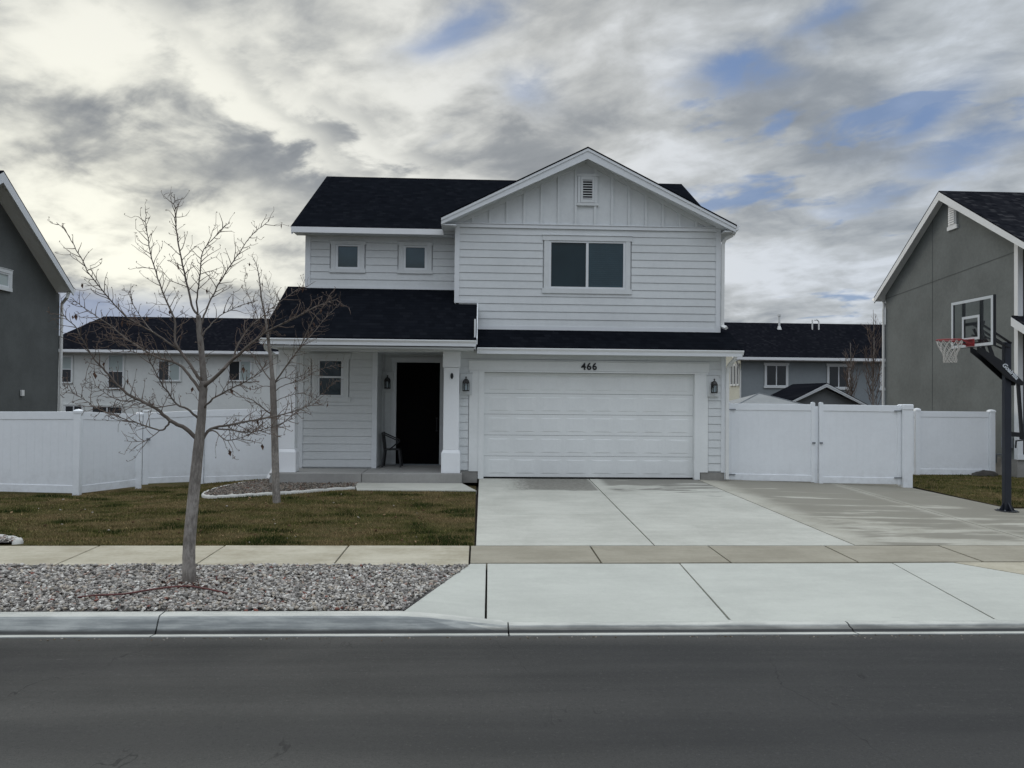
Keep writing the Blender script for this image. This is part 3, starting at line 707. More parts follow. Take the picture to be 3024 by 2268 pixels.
gr = gable_roof(H, -.93, 6.10, 2.526, 6.126, 6.067, 7.854, 18.10, 22.6)
for bxs in ((-.90, -.58, 18.13, LY-.03, 5.93, 5.955), (5.83, 6.07, 18.13, 26.5, 5.90, 5.925)):
    w = MB(); w.box(*bxs); w.build('boxed_eave', M['trim'], gr)
q = MB(); pr = [(0,0),(.105,.010),(.118,-.005),(.085,-.05),(.075,-.105),(.0,-.105)]; q.prism([(6.098+p, 18.11, 6.04+z) for p, z in pr], (0, 8.6, 0)); q.build('gutter', M['gutter'], H)
q = MB(); downspout(q, [(6.14,18.30,5.94),(6.10,18.33,5.86),(5.92,18.38,5.76),(5.885,18.40,5.66),(5.885,18.42,3.66),(5.93,18.25,3.60)]); q.build('downspout', M['pvc'], H)
# porch roof and garage roof
pr_ = shed_roof(H, -4.74, -.08, 16.85, 3.155, LY+.03, 4.575)
q = MB(); q.prism([(-.068,16.85,3.175),(-.068,18.44,4.136),(-.068,18.44,4.03),(-.068,16.85,3.04)], (.024,0,0)); q.build('rake_board', M['trim'], pr_)
q = MB(); gutter(q, -4.77, -.07, 16.835, 3.125, .11, .05); q.build('gutter', M['gutter'], H)
shed_roof(H, -.06, 6.05, 17.45, 3.035, UY+.03, 3.535, rake=True)
q = MB(); gutter(q, -.05, 6.08, 17.435, 3.01, .105, .05); q.build('gutter', M['gutter'], H)
q = MB(); q.box(-4.68, -.10, 16.92, DY, SOF, SOF+.03); q.box(-.06, 6.0, 17.50, GY+.05, SOF-.02, SOF+.012)
q.box(-.12, -.085, 16.90, 18.45, SOF, 3.6); q.prism([(6.0,17.5,SOF),(6.0,18.47,SOF),(6.0,18.47,3.45),(6.0,17.5,2.98)], (-.02,0,0)); q.prism([(-4.68,16.92,SOF+.03),(-4.68,LY,SOF+.03),(-4.68,LY,4.48),(-4.68,16.92,3.06)], (.02,0,0)); q.build('soffit', M['trim'], H)
q = MB(); q.box(-4.55, -.42, 17.58, 17.92, SOF-.03, SOF-.002); q.build('porch_beam', M['trim'], H)
q = MB(); downspout(q, [(5.90,17.50,2.90),(5.90,17.52,2.82),(5.83,17.76,2.66),(5.815,17.80,2.5),(5.815,17.80,.02)]); q.build('downspout', M['pvc'], H)
q = MB(); downspout(q, [(-4.66,16.92,3.0),(-4.66,17.0,2.9),(-4.60,17.52,2.78),(-4.60,17.56,2.6),(-4.60,17.56,.25),(-4.70,17.45,.02)], .06, .05); q.build('downspout', M['pvc'], H)

# garage door and its surround
j = MB(); T = faceY(GY)
bx(j, T, -.225, -.012, -.02, .030, .17, 2.505); bx(j, T, 5.18, 5.37, -.02, .030, .17, 2.505); bx(j, T, -.24, 5.385, -.02, .034, 2.508, 2.725); bx(j, T, -.26, 5.40, -.02, .05, 2.731, 2.748)
bx(j, T, -.010, .122, -.12, .040, .0, 2.465); bx(j, T, 5.045, 5.178, -.12, .040, .0, 2.465); bx(j, T, -.010, 5.178, -.12, .040, 2.467, 2.504)
j.build('garage_door_frame', M['garage'], H)
D = MB(); yd = GY+.085; x0, x1 = .118, 5.049; n = 5; hs = (2.466-.035)/n
for k in range(n):
    za = .035 + k*hs; zb = za + hs - .007
    D.box(x0, x1, yd, yd+.04, za, zb)
    if k < n:
        pw = (x1-x0-.12)/8
        for i in range(8):
            a = x0+.06+i*pw+.045; b_ = x0+.06+(i+1)*pw-.045; c_ = za+.075; d_ = zb-.075
            o, ii = yd, yd-.007; e = .022; ex = .10           # raised short panel with sloped rim
            D.add([(a,o,c_),(b_,o,c_),(b_,o,d_),(a,o,d_),(a+ex,ii,c_+e),(b_-ex,ii,c_+e),(b_-ex,ii,d_-e),(a+ex,ii,d_-e)], [(4,5,6,7),(0,1,5,4),(1,2,6,5),(2,3,7,6),(3,0,4,7)])
gd = D.build('garage_door', M['garage'], H)
q = MB(); q.box(x0, x1, yd+.005, yd+.045, .004, .033); q.build('door_seal', M['seal'], gd)
q = MB(); q.box(x0-.02, x1+.02, yd+.042, yd+.06, .0, 2.47); q.build('door_backing', M['darkhole'], gd)

# front door in the recess
T = faceY(DY); j = MB()
bx(j, T, -2.21, -2.09, -.02, .03, .16, 2.74); bx(j, T, -.99, -.87, -.02, .03, .16, 2.74); bx(j, T, -2.22, -.86, -.02, .034, 2.743, 2.86); bx(j, T, -2.24, -.84, -.02, .05, 2.865, 2.88)
fr = j.build('door_frame', M['trim'], H)
q = MB(); bx(q, T, -2.085, -.995, -.02, .012, .175, 2.738)
for a, b_, c_, d_ in ((-1.95,-1.13,.32,1.1),(-1.95,-1.13,1.25,2.6)): bx(q, T, a, b_, .012, .018, c_, d_)
fd = q.build('front_door', M['black'], H)
q = MB(); q.tube([(-1.06,DY-.06,1.0),(-1.06,DY-.06,1.35)], .012, 8); q.box(-1.085,-1.035,DY-.05,DY-.012,1.0,1.03); q.box(-1.085,-1.035,DY-.05,DY-.012,1.32,1.35); q.build('handle', M['blackmetal'], fd)
q = MB(); bx(q, T, -2.09, -.99, -.02, .06, .145, .172); q.build('threshold', M['greymetal'], fd)

# porch slab and columns
q = MB(); q.box(-4.67, -2.625, 17.46, PY+.05, -.30, .145); q.box(-2.615, -.368, 17.455, DY+.02, -.22, .145); q.box(-.44, -.37, 17.46, 17.6, -.1, .144)
q.build('porch_floor', M['slab'], H, bevel=.012)
for x in (-4.335, -.63):
    q = MB(); y = 17.76; zt = SOF-.03
    q.box(x-.215, x+.215, y-.172, y+.172, .147, .60)
    q.add([(x-.215,y-.172,.60),(x+.215,y-.172,.60),(x+.215,y+.172,.60),(x-.215,y+.172,.60),(x-.178,y-.145,.675),(x+.178,y-.145,.675),(x+.178,y+.145,.675),(x-.178,y+.145,.675)], [(0,1,5,4),(1,2,6,5),(2,3,7,6),(3,0,4,7)])
    q.box(x-.178, x+.178, y-.145, y+.145, .675, 2.555)
    q.box(x-.202, x+.202, y-.172, y+.172, 2.56, zt)
    co = q.build('porch_column', M['column'], H, bevel=.006)
    if x > -2:
        q = MB(); n = 20; cz = 2.36; cx = x + .008
        ring = [(cx + .034*math.cos(2*math.pi*k/n), y-.146, cz + .070*math.sin(2*math.pi*k/n)) for k in range(n)]; q.prism(ring, (0, -.02, 0)); q.build('plaque', M['blackmetal'], co)

# coach lamps
def coach_lamp(x, y, z):
    q = MB(); q.box(x-.14, x+.14, y-.050, y-.0, z-.23, z+.265); q.box(x-.155, x+.155, y-.062, y, z+.269, z+.284)
    bl = q.build('lamp_block', M['siding'], H, bevel=.004)
    q = MB(); yy = y-.165
    q.box(x-.045, x+.045, y-.066, y-.052, z-.02, z+.11); q.bar((x, y-.06, z+.07), (x, yy, z+.13), .02, .02)
    q.lathe([(.078,-.150),(.078,-.128),(.070,-.124)], (x,yy,z), 6)
    q.lathe([(.074,.05),(.082,.055),(.066,.095),(.042,.125),(.014,.142),(.012,.16),(.02,.166),(.02,.18),(.006,.19)], (x,yy,z), 6)
    for k in range(6):
        a = math.pi/3*k; p = (x+.073*math.cos(a), yy+.073*math.sin(a)); q.bar((p[0],p[1],z-.13), (p[0],p[1],z+.055), .012, .012)
    for k in range(6):   # arched heads of the panes
        a0, a1 = math.pi/3*k, math.pi/3*(k+1); p0 = Vector((x+.073*math.cos(a0), yy+.073*math.sin(a0), 0)); p1 = Vector((x+.073*math.cos(a1), yy+.073*math.sin(a1), 0))
        q.bar((p0.x,p0.y,z+.035),((p0.x+p1.x)/2,(p0.y+p1.y)/2,z+.052),.006,.03); q.bar((p1.x,p1.y,z+.035),((p0.x+p1.x)/2,(p0.y+p1.y)/2,z+.052),.006,.03)
    lm = q.build('wall_lamp', M['lampmetal'], H)
    q = MB(); q.lathe([(.062,-.122),(.062,.05)], (x,yy,z), 6); q.build('glass', M['clear'], lm)
    q = MB(); q.lathe([(.018,-.124),(.018,-.02),(.026,0),(.02,.03),(.004,.045)], (x,yy,z), 10); q.build('bulb', M['decal'], lm)
coach_lamp(-.30, GY, 2.165); coach_lamp(5.47, GY, 2.175); coach_lamp(-2.30, DY, 2.22)

# house number
def glyph(ch, name, parent, x, y, z, size, mat, extr=.008, bold=.0, rot=(R(90),0,0), shear=0.0):
    cu = bpy.data.curves.new(name, 'FONT'); cu.body = ch; cu.size = size; cu.extrude = extr; cu.offset = bold; cu.align_x = 'CENTER'; cu.shear = shear
    tmp = bpy.data.objects.new('tmp', cu); COL.objects.link(tmp); bpy.context.view_layer.update()
    me = bpy.data.meshes.new_from_object(tmp.evaluated_get(bpy.context.evaluated_depsgraph_get())); bpy.data.objects.remove(tmp)
    me.materials.clear(); me.materials.append(mat)
    o = bpy.data.objects.new(name, me); COL.objects.link(o); o.parent = parent
    off = Vector((0,0,0)); p = parent
    while p is not None: off += p.location; p = p.parent
    o.location = Vector((x, y, z)) - off; o.rotation_euler = rot; return o
for ch, x in (('4', 2.425), ('6', 2.553), ('6', 2.682)): glyph(ch, 'house_number', H, x, GY-.046, 2.545, .225, M['blackmetal'], .007, .0055)

# ------------------------------------------------------------------ chair on the porch
ch = thing('porch_chair', (-2.12, 19.15, .145), 'dark metal armchair standing in the porch recess left of the front door', 'chair')
q = MB(); z0 = .145; cx, cy = -2.12, 19.13
q.prism([(cx-.20,cy-.20,z0+.44),(cx+.20,cy-.18,z0+.45),(cx+.20,cy+.18,z0+.45),(cx-.20,cy+.20,z0+.44)], (0,0,-.03)); q.build('seat', M['blackmetal'], ch, bevel=.008)
for sx, sy in ((-1,-1),(1,-1),(1,1),(-1,1)):
    q = MB(); a = Vector((cx+sx*.175, cy+sy*.165, z0+.42)); b = Vector((cx+sx*.225, cy+sy*.215, z0)); q.bar(a, b, .042, .034, (0,1,0)); q.build('leg', M['blackmetal'], ch)
for sy in (-1, 1):
    q = MB(); y = cy+sy*.215
    q.bar((cx-.225,y,z0+.82),(cx+.13,y*1+.0,z0+.66),.026,.044,(0,1,0)); q.bar((cx+.13,y,z0+.67),(cx+.155,y,z0+.60),.026,.04,(0,1,0)); q.bar((cx+.15,y,z0+.61),(cx-.06,cy+sy*.19,z0+.43),.026,.036,(0,1,0)); q.build('armrest', M['blackmetal'], ch)
q = MB(); q.bar((cx-.225,cy-.215,z0+.83),(cx-.225,cy+.215,z0+.83),.03,.04); q.bar((cx-.18,cy-.19,z0+.43),(cx-.235,cy-.21,z0+.84),.03,.04,(0,1,0)); q.bar((cx-.18,cy+.19,z0+.43),(cx-.235,cy+.21,z0+.84),.03,.04,(0,1,0))
q.bar((cx-.18,cy,z0+.43),(cx-.235,cy,z0+.83),.016,.12,(0,1,0)); q.build('backrest', M['blackmetal'], ch)

# ------------------------------------------------------------------ fences and gates
def fence_run(parent, a, b, z0, z1, rail=.165, th=.045):        # a,b=(x,y); z0,z1 = (za,zb) bottoms and tops
    A, B = Vector((*a, 0)), Vector((*b, 0)); d = (B-A); L = d.length; d.normalize(); nrm = Vector((-d.y, d.x, 0))
    n = max(2, int(L/.155)); q = MB()
    for i in range(n):                                           # tongue-and-groove boards with a fine v joint
        s0, s1 = L*i/n, L*(i+1)/n; f = lambda s, z: z[0] + (z[1]-z[0])*s/L
        e = .002
        for sd in (1, -1):
            P = [A + d*(s0+e*.2), A + d*(s0+e), A + d*(s1-e), A + d*(s1-e*.2)]; o = [.0115, .0125, .0125, .0115]
            lo = [p + nrm*oo*sd + Vector((0,0,f((p-A).length, z0)+.03)) for p, oo in zip(P, o)]; hi = [p + nrm*oo*sd + Vector((0,0,f((p-A).length, z1)-.03)) for p, oo in zip(P, o)]
            q.add(lo+hi, [(0,1,5,4),(1,2,6,5),(2,3,7,6)])
    q.build('panel', M['vinyl'], parent)
    for zz, off in ((z1, -rail), (z0, 0)):
        q = MB(); q.prism([A+nrm*th/2+Vector((0,0,zz[0]+off)), B+nrm*th/2+Vector((0,0,zz[1]+off)), B-nrm*th/2+Vector((0,0,zz[1]+off)), A-nrm*th/2+Vector((0,0,zz[0]+off))], (0,0,rail)); q.build('rail', M['vinyl'], parent, bevel=.006)
def fence_post(parent, x, y, z0, z1, w=.127, cap=True, ang=0.0):
    q = MB(); h = w/2
    def ring(r, z): return [(x + (a*math.cos(ang)-b*math.sin(ang))*r, y + (a*math.sin(ang)+b*math.cos(ang))*r, z) for a, b in ((-1,-1),(1,-1),(1,1),(-1,1))]
    def loft(rs): 
        v = [p for r in rs for p in r]; k = len(rs)
        q.add(v, [(0,3,2,1)] + [(i*4+j, i*4+(j+1)%4, (i+1)*4+(j+1)%4, (i+1)*4+j) for i in range(k-1) for j in range(4)] + [tuple((k-1)*4+j for j in range(4))])
    loft([ring(h, z0), ring(h, z1-.05)])
    po = q.build('post', M['vinyl'], parent, bevel=.006); q = MB()
    if cap == 'flat':
        loft([ring(h+.012, z1-.12), ring(h+.012, z1-.004), ring(h*.97, z1+.006)]); q.build('post_cap', M['vinyl'], po, bevel=.005)
    elif cap:
        loft([ring(h+.009, z1-.055), ring(h+.009, z1-.012), ring(h*.75, z1+.012), ring(h*.1, z1+.026)]); q.build('post_cap', M['vinyl'], po)
    else:
        loft([ring(h, z1-.049), ring(h*.92, z1-.015), ring(h*.6, z1+.012), ring(h*.15, z1+.022)]); q.build('post_cap', M['vinyl'], po)
fl = thing('vinyl_fence', (-8.5, 16.74, -.28), 'white vinyl privacy fence turning back at its corner post, left edge of the lawn', 'fence')
fence_run(fl, (-14.6,16.74), (-10.98,16.74), (-.15,-.19), (1.47,1.475)); fence_run(fl, (-10.86,16.74), (-8.57,16.74), (-.19,-.235), (1.475,1.497))
fence_post(fl, -10.92, 16.74, -.3, 1.50); fence_post(fl, -8.50, 16.74, -.34, 1.525, .135)
fence_run(fl, (-8.475,16.80), (-7.88,18.08), (-.245,-.25), (1.497,1.415)); fence_post(fl, -7.84, 18.15, -.42, 1.44, .127, True, .5)
g1 = thing('vinyl_gate', (-7.2, 18.55, -.2), 'white vinyl garden gate hung between fence posts behind the street tree', 'gate')
fence_run(g1, (-7.70,18.24), (-6.83,18.88), (-.20,-.22), (1.445,1.49), .14)
for x, y in ((-7.72,18.225),(-6.81,18.895)):
    q = MB(); q.bar((x,y,-.22),(x,y,1.50),.06,.13,(.78,.62,0)); q.build('stile', M['vinyl'], g1, bevel=.006)
q = MB(); q.box(-7.68,-7.60,18.17,18.20,.80,.86); q.build('latch', M['greymetal'], g1)
f2 = thing('vinyl_fence', (-5.6, 19.0, -.26), 'short white vinyl fence panel joining the garden gate to the left side of the house', 'fence')
fence_post(f2, -6.70, 18.97, -.36, 1.53, .127); fence_run(f2, (-6.63,18.975), (-4.42,19.0), (-.275,-.20), (1.505,1.575), .165)
# double gate on the right
def gate_leaf(x0, x1, z0, z1, label, hinge):
    g = thing('driveway_gate', ((x0+x1)/2, 18.2, z0[0]), label, 'gate', 'double driveway gate leaves')
    fence_run(g, (x0+.09,18.2), (x1-.09,18.2), z0, z1, .155, .05)
    for x, dz, zz in ((x0+.045, z0[0], z1[0]), (x1-.045, z0[1], z1[1])):
        q = MB(); tall = .045 if (x < x0+.1) != (hinge == 'l') else .0
        q.box(x-.046, x+.046, 18.165, 18.235, dz-.01, zz+tall-.02)
        k = 8; ring = [(x-.046*math.cos(math.pi*i/k), 18.165, zz+tall-.02+.03*math.sin(math.pi*i/k)) for i in range(k+1)]; q.prism(ring, (0,.07,0)); q.build('stile', M['vinyl'], g, bevel=.004)
    for zz in (z0[0]+.14, z1[0]-.14):
        q = MB(); xh = x0 if hinge == 'l' else x1; s = 1 if hinge == 'l' else -1
        q.box(min(xh-.03*s, xh+.17*s), max(xh-.03*s, xh+.17*s), 18.145, 18.165, zz-.012, zz+.012); q.tube([(xh-.02*s,18.15,zz-.05),(xh-.02*s,18.15,zz+.05)], .014, 8); q.build('hinge', M['greymetal'], g)
    q = MB(); xh = x1 if hinge == 'l' else x0; s = -1 if hinge == 'l' else 1; q.box(min(xh, xh+.07*s), max(xh, xh+.07*s), 18.14, 18.165, .84, .88); q.build('latch', M['greymetal'], g)
    return g
gate_leaf(5.965, 8.075, (-.045,-.075), (1.785,1.785), 'left leaf of the white vinyl driveway gate, hinged beside the garage corner', 'l')
gl = gate_leaf(8.185, 10.19, (-.105,-.125), (1.785,1.775), 'right leaf of the white vinyl driveway gate, hinged on the thick end post', 'r')
q = MB(); q.box(8.088, 8.172, 18.225, 18.25, -.13, 1.74); q.build('drop_strip', M['vinyl'], gl)
gp = thing('gate_post', (5.90, 18.2, -.03), 'slim white hinge post of the driveway gate standing against the garage wall', 'post'); fence_post(gp, 5.905, 18.2, -.1, 1.78, .10)
gp = thing('gate_post', (10.31, 18.2, -.2), 'thick white end post of the driveway gate standing at the lawn', 'post'); fence_post(gp, 10.315, 18.2, -.26, 1.80, .235, 'flat')
f3 = thing('vinyl_fence', (13, 21.2, -.2), 'white vinyl fence section set back between the driveway gate and the grey stucco house', 'fence')
fence_run(f3, (10.4,21.2), (12.27,21.2), (-.19,-.19), (1.60,1.60)); fence_post(f3, 12.35, 21.2, -.3, 1.66); fence_run(f3, (12.43,21.2), (14.42,21.2), (-.19,-.19), (1.60,1.60)); fence_post(f3, 14.50, 21.2, -.3, 1.64, .15)

# ------------------------------------------------------------------ neighbour on the right
nr = thing('house', (15.8, 24, -.2), 'grey stucco gabled house with white rake boards behind the basketball hoop', 'house')
XW, F0, F1 = 14.80, 20.55, 27.45
XV = 14.51; PKY, PKZ = 23.72, 8.56; RY, RZ = 27.72, 5.68; FY, FZ = 19.55, 5.98
def oz(y): return PKZ + (RZ-PKZ)*(y-PKY)/(RY-PKY) if y > PKY else PKZ + (FZ-PKZ)*(PKY-y)/(PKY-FY)
q = MB(); q.prism([(XW,F0,.30),(XW,F1,.30),(XW,F1,oz(F1)-.10),(XW,PKY,PKZ-.12),(XW,F0,oz(F0)-.10)], (9,0,0)); q.build('wall', M['stucco_right'], nr)
q = MB()
for a, b in (((F1,5.56),(F0+.1,5.86)),):
    pass
q.box(XW-.006, XW+.01, 24.52, 24.545, .3, 7.95)
q.prism([(XW-.006,F1,5.60),(XW-.006,F0,6.06),(XW-.006,F0,6.035),(XW-.006,F1,5.575)], (.012,0,0)); q.build('control_joint', M['stucco_left'], nr)
q = MB(); q.box(XW-.02, XW+9, F0-.02, F1, -.45, .298); q.build('foundation', M['found'], nr)
q = MB(); siding(q, faceY(F0-.01), XW+.12, XW+6, .32, 5.6); q.build('lap_siding', M['darksiding'], nr)
q = MB(); q.box(XW-.025, XW+.12, F0-.05, F0+.0, .30, oz(F0)-.2); q.box(XW-.025, XW+.0, F0, F0+.10, .30, oz(F0)-.2); q.box(XW-.03, XW+.6, F0-.06, F0, .30, .44); q.build('corner_trim', M['trim'], nr)
d = MB()
for yy, zz in ((RY, RZ), (FY, FZ)): d.prism([(XV, yy, zz), (XV+10, yy, zz), (XV+10, PKY, PKZ), (XV, PKY, PKZ)], (0,0,-.04))
r = d.build('roof', M['shingle_right'], nr)
w = MB()
for yy, zz in ((RY, RZ), (FY, FZ)):
    w.prism([(XV+.035, yy, zz-.045), (XV+9, yy, zz-.045), (XV+9, PKY, PKZ-.045), (XV+.035, PKY, PKZ-.045)], (0,0,-.11))
w.build('soffit', M['gutter'], r)
w = MB()
for yy, zz in ((RY, RZ), (FY, FZ)):
    w.prism([(XV, yy, zz-.042), (XV, PKY, PKZ-.042), (XV, PKY, PKZ-.30), (XV, yy, zz-.22)], (.034,0,0))
w.build('rake_board', M['trim'], r)
d = MB(); d.prism([(XV+.1, 19.55, 3.72), (XV+8, 19.55, 3.72), (XV+8, F0-.03, 4.26), (XV+.1, F0-.03, 4.26)], (0,0,-.05)); r2 = d.build('roof', M['shingle_right'], nr)
w = MB(); w.prism([(XV+.08,19.55,3.67),(XV+.08,F0-.03,4.21),(XV+.08,F0-.03,3.98),(XV+.08,19.55,3.46)], (.03,0,0)); w.box(XV+.1,XV+8,19.54,19.57,3.46,3.67); w.build('rake_board', M['trim'], r2)
w = MB(); v0 = 23.42
w.box(XW-.05, XW, v0-.19, v0+.19, 7.38, 8.10); w.box(XW-.055, XW, v0-.25, v0+.25, 7.26, 7.38); w.box(XW-.055, XW, v0-.25, v0+.25, 8.10, 8.20)
gv = w.build('gable_vent', M['trim'], nr); w = MB()
for k in range(9): z = 7.43+k*.072; w.prism([(XW-.08,v0-.15,z),(XW-.08,v0+.15,z),(XW-.05,v0+.15,z+.045),(XW-.05,v0-.15,z+.045)], (0,0,.016))
w.build('louvre', M['gutter'], gv)
q = MB(); q.tube([(XV+.35,RY-.02,RZ-.16),(XV+.34,RY-.10,RZ-.26),(XW-.05,F1+.04,RZ-.48),(XW-.05,F1+.04,RZ-.7),(XW-.05,F1+.04,-.1)], .045, 8); q.build('downspout', M['pvc'], nr)
q = MB(); pr = [(0,0),(.10,.0),(.12,-.02),(.09,-.10),(0,-.10)]; q.prism([(XV+.0, RY+p, RZ-.03+z) for p, z in pr], (9,0,0)); q.build('gutter', M['gutter'], nr)
# meters on its side wall
q = MB(); y = 20.56
mb_ = thing('utility_box', (XW-.08, 20.86, .6), 'grey electrical box mounted low on the stucco wall near its white corner', 'utility box')
q.box(XW-.14, XW-.01, 20.70, 21.02, .60, .90); b_ = q.build('cabinet', M['greymetal'], mb_, bevel=.008); q = MB(); q.tube([(XW-.05,20.86,.59),(XW-.05,20.86,-.18)], .02, 8); q.build('conduit', M['greymetal'], mb_)
gm = thing('gas_meter', (XW-.2, 21.35, -.2), 'gas meter with pale cap between the fence end post and hoop pole', 'gas meter')
q = MB(); q.lathe([(.10,.0),(.13,.03),(.13,.26),(.10,.30)], (XW-.22,21.3,.12), 14); q.build('meter_body', M['greymetal'], gm, True)
q = MB(); q.lathe([(.05,0),(.085,.01),(.085,.07),(.06,.09)], (XW-.22,21.3,.43), 12); q.build('meter_cap', M['pvc'], gm, True)
q = MB(); q.tube([(XW-.22,21.46,-.2),(XW-.22,21.46,.46),(XW-.22,21.36,.50)], .018, 8); q.tube([(XW-.22,21.14,.40),(XW-.1,21.14,.40),(XW-.02,21.14,.40)], .018, 8); q.build('pipe', M['greymetal'], gm)
# mound at the fence foot
mb = MB(); n = 14; rings = []
for i in range(6):
    t = i/5; rr = math.cos(t*math.pi/2)
    rings += [(14.15 + .42*rr*math.cos(2*math.pi*j/n)*(1+.25*mnoise.noise((i*.7,j*.9,1))), 20.95 + .16*rr*math.sin(2*math.pi*j/n), -.23 + .19*math.sin(t*math.pi/2)*(1+.35*mnoise.noise((i,j*.6,4)))) for j in range(n)]
mb.add(rings, [(i*n+j, i*n+(j+1)%n, (i+1)*n+(j+1)%n, (i+1)*n+j) for i in range(5) for j in range(n)])
tag(mb.build('soil_mound', M['pile'], None, True), 'low dark lumpy mound at the foot of the set-back fence end post', 'mound')

# ------------------------------------------------------------------ neighbour on the left
nl = thing('house', (-16, 24, -.2), 'charcoal stucco gabled house with pale rake board, cut off at left edge', 'house')
k = 1.2; s_ = lambda y: y*k; zz_ = lambda z: 1.92 + (z-1.92)*k
XW2, XV2 = -11.62*k, -11.16*k; f_ = 11.16/11.4
PY2, PZ2 = 18.81*k*f_, 1.92+(zz_(7.19)-1.92)*f_; RY2, RZ2 = 22.09*k*f_, 1.92+(zz_(4.833)-1.92)*f_; FY2, FZ2 = 15.6*k*f_, 1.92+(zz_(4.95)-1.92)*f_
B1 = 21.77*k
oz2 = lambda y: PZ2 + (RZ2-PZ2)*(y-PY2)/(RY2-PY2) if y > PY2 else PZ2 + (FZ2-PZ2)*(PY2-y)/(PY2-FY2)
q = MB(); q.prism([(XW2,19.2,.2),(XW2,B1,.2),(XW2,B1,oz2(B1)-.1),(XW2,PY2,PZ2-.12),(XW2,19.2,oz2(19.2)-.1)], (-9,0,0)); q.build('wall', M['stucco_left'], nl)
q = MB(); q.box(XW2-9, XW2+.02, 19.2, B1, -.45, .198); q.build('foundation', M['found'], nl)
d = MB()
for yy, zz in ((RY2, RZ2), (FY2, FZ2)): d.prism([(XV2, yy, zz), (XV2-10, yy, zz), (XV2-10, PY2, PZ2), (XV2, PY2, PZ2)], (0,0,-.04))
r = d.build('roof', M['shingle'], nl); w = MB()
for yy, zz in ((RY2, RZ2), (FY2, FZ2)): w.prism([(XV2-.035, yy, zz-.045), (XV2-9, yy, zz-.045), (XV2-9, PY2, PZ2-.045), (XV2-.035, PY2, PZ2-.045)], (0,0,-.12))
w.build('soffit', M['gutter'], r); w = MB()
for yy, zz in ((RY2, RZ2), (FY2, FZ2)): w.prism([(XV2, yy, zz-.042), (XV2, PY2, PZ2-.042), (XV2, PY2, PZ2-.34), (XV2, yy, zz-.25)], (-.034,0,0))
w.build('rake_board', M['trim'], r)
q = MB(); q.prism([(XV2, RY2+p, RZ2-.03+z) for p, z in ((0,0),(.10,.0),(.12,-.02),(.09,-.10),(0,-.10))], (-9,0,0)); q.build('gutter', M['gutter'], nl)
q = MB(); q.tube([(XV2-.15,RY2-.04,RZ2-.15),(XV2-.15,RY2-.12,RZ2-.32),(XW2+.05,B1+.05,RZ2-.50),(XW2+.05,B1+.05,RZ2-.75),(XW2+.05,B1+.05,-.1)], .05, 8); q.build('downspout', M['pvc'], nl)
T = faceXp(XW2+.03)
window(nl, T, 21.9, 23.3, zz_(4.46), zz_(4.80), split='v', side=.13, head=.11, sill=.11, ext=.0, glass='farshade')
q = MB(); bx(q, T, 24.0, 24.13, -.01, .04, zz_(1.80), zz_(1.95)); q.build('wall_outlet', M['pvc'], nl)

# ------------------------------------------------------------------ houses behind
def hip_roof(parent, x0, x1, y0, y1, ze, zr, hip0, hip1, mat, trim='gutter'):
    ym = (y0+y1)/2; A = [(x0,y0,ze),(x1,y0,ze),(x1,y1,ze),(x0,y1,ze)]; r0 = (x0+hip0, ym, zr); r1 = (x1-hip1, ym, zr)
    q = MB(); q.add(A+[r0, r1], [(0,1,5,4),(1,2,5),(2,3,4,5),(3,0,4),(0,3,2,1)]); r = q.build('roof', M[mat], parent)
    q = MB(); q.box(x0+.02, x1-.02, y0+.02, y1-.02, ze-.22, ze-.004); q.box(x0-.06, x1+.06, y0-.10, y0+.015, ze-.17, ze-.02); q.build('fascia', M[trim], r); return r
bl = thing('house', (-17, 49, -.6), 'long pale stucco house with dark hipped roof behind the left fence', 'house')
q = MB(); q.box(-25.6, -7.6, 46.35, 54, -.7, 4.20); q.build('wall', M['stucco_pale'], bl)
hip_roof(bl, -26.1, -7.2, 45.85, 54.5, 4.40, 6.75, 2.1, 3.5, 'shingle_far')
T = faceY(46.315)
for (a, b, c_, d_, sp, sh) in ((-24.60,-23.95,2.45,3.98,'h',(0,)),(-21.85,-20.98,2.12,4.12,'h',(0,)),(-18.95,-17.70,2.62,3.80,'v',(1,)),(-14.85,-13.55,2.66,3.84,'v',(1,)),(-11.2,-9.9,2.66,3.84,'v',(1,)),(-24.3,-23.3,-.4,1.10,'v',None),(-22.75,-21.0,-.4,1.06,'v',None)):
    window(bl, T, a, b, c_, d_, split=sp, glass='farglass', shade=sh, side=.08, head=.05, sill=.05, ext=0, trimcol='stucco_pale')
br = thing('house', (22, 50, -.6), 'blue grey stucco house with dark roof and roof pipes behind the driveway gate', 'house')
q = MB(); q.box(15.99, 30, 46.35, 54, -.7, 4.25); q.prism([(16.0,46.4,4.25),(16.0,53.95,4.25),(16.0,50.2,6.60)], (13.9,0,0)); q.build('wall', M['stucco_blue'], br)
q = MB(); q.prism([(15.96,46.37,-.7),(15.96,54,-.7),(15.96,54,4.3),(15.96,50.2,6.66),(15.96,46.37,4.3)], (.025,0,0)); q.build('side_wall', M['stucco_sunlit'], br)
d = MB()
for yy in (45.85, 54.5): d.prism([(15.45,yy,4.42),(31,yy,4.42),(31,50.2,6.92),(15.45,50.2,6.92)], (0,0,-.05))
r = d.build('roof', M['shingle_far'], br); w = MB(); w.box(15.4, 31, 45.74, 45.87, 4.24, 4.40); w.box(15.5, 31, 45.87, 46.4, 4.2, 4.26)
for yy in (45.86, 54.5): w.prism([(15.42,yy,4.37),(15.42,50.2,6.86),(15.42,50.2,6.64),(15.42,yy,4.18)], (.05,0,0))
w.build('fascia', M['gutter'], r)
T = faceY(46.315)
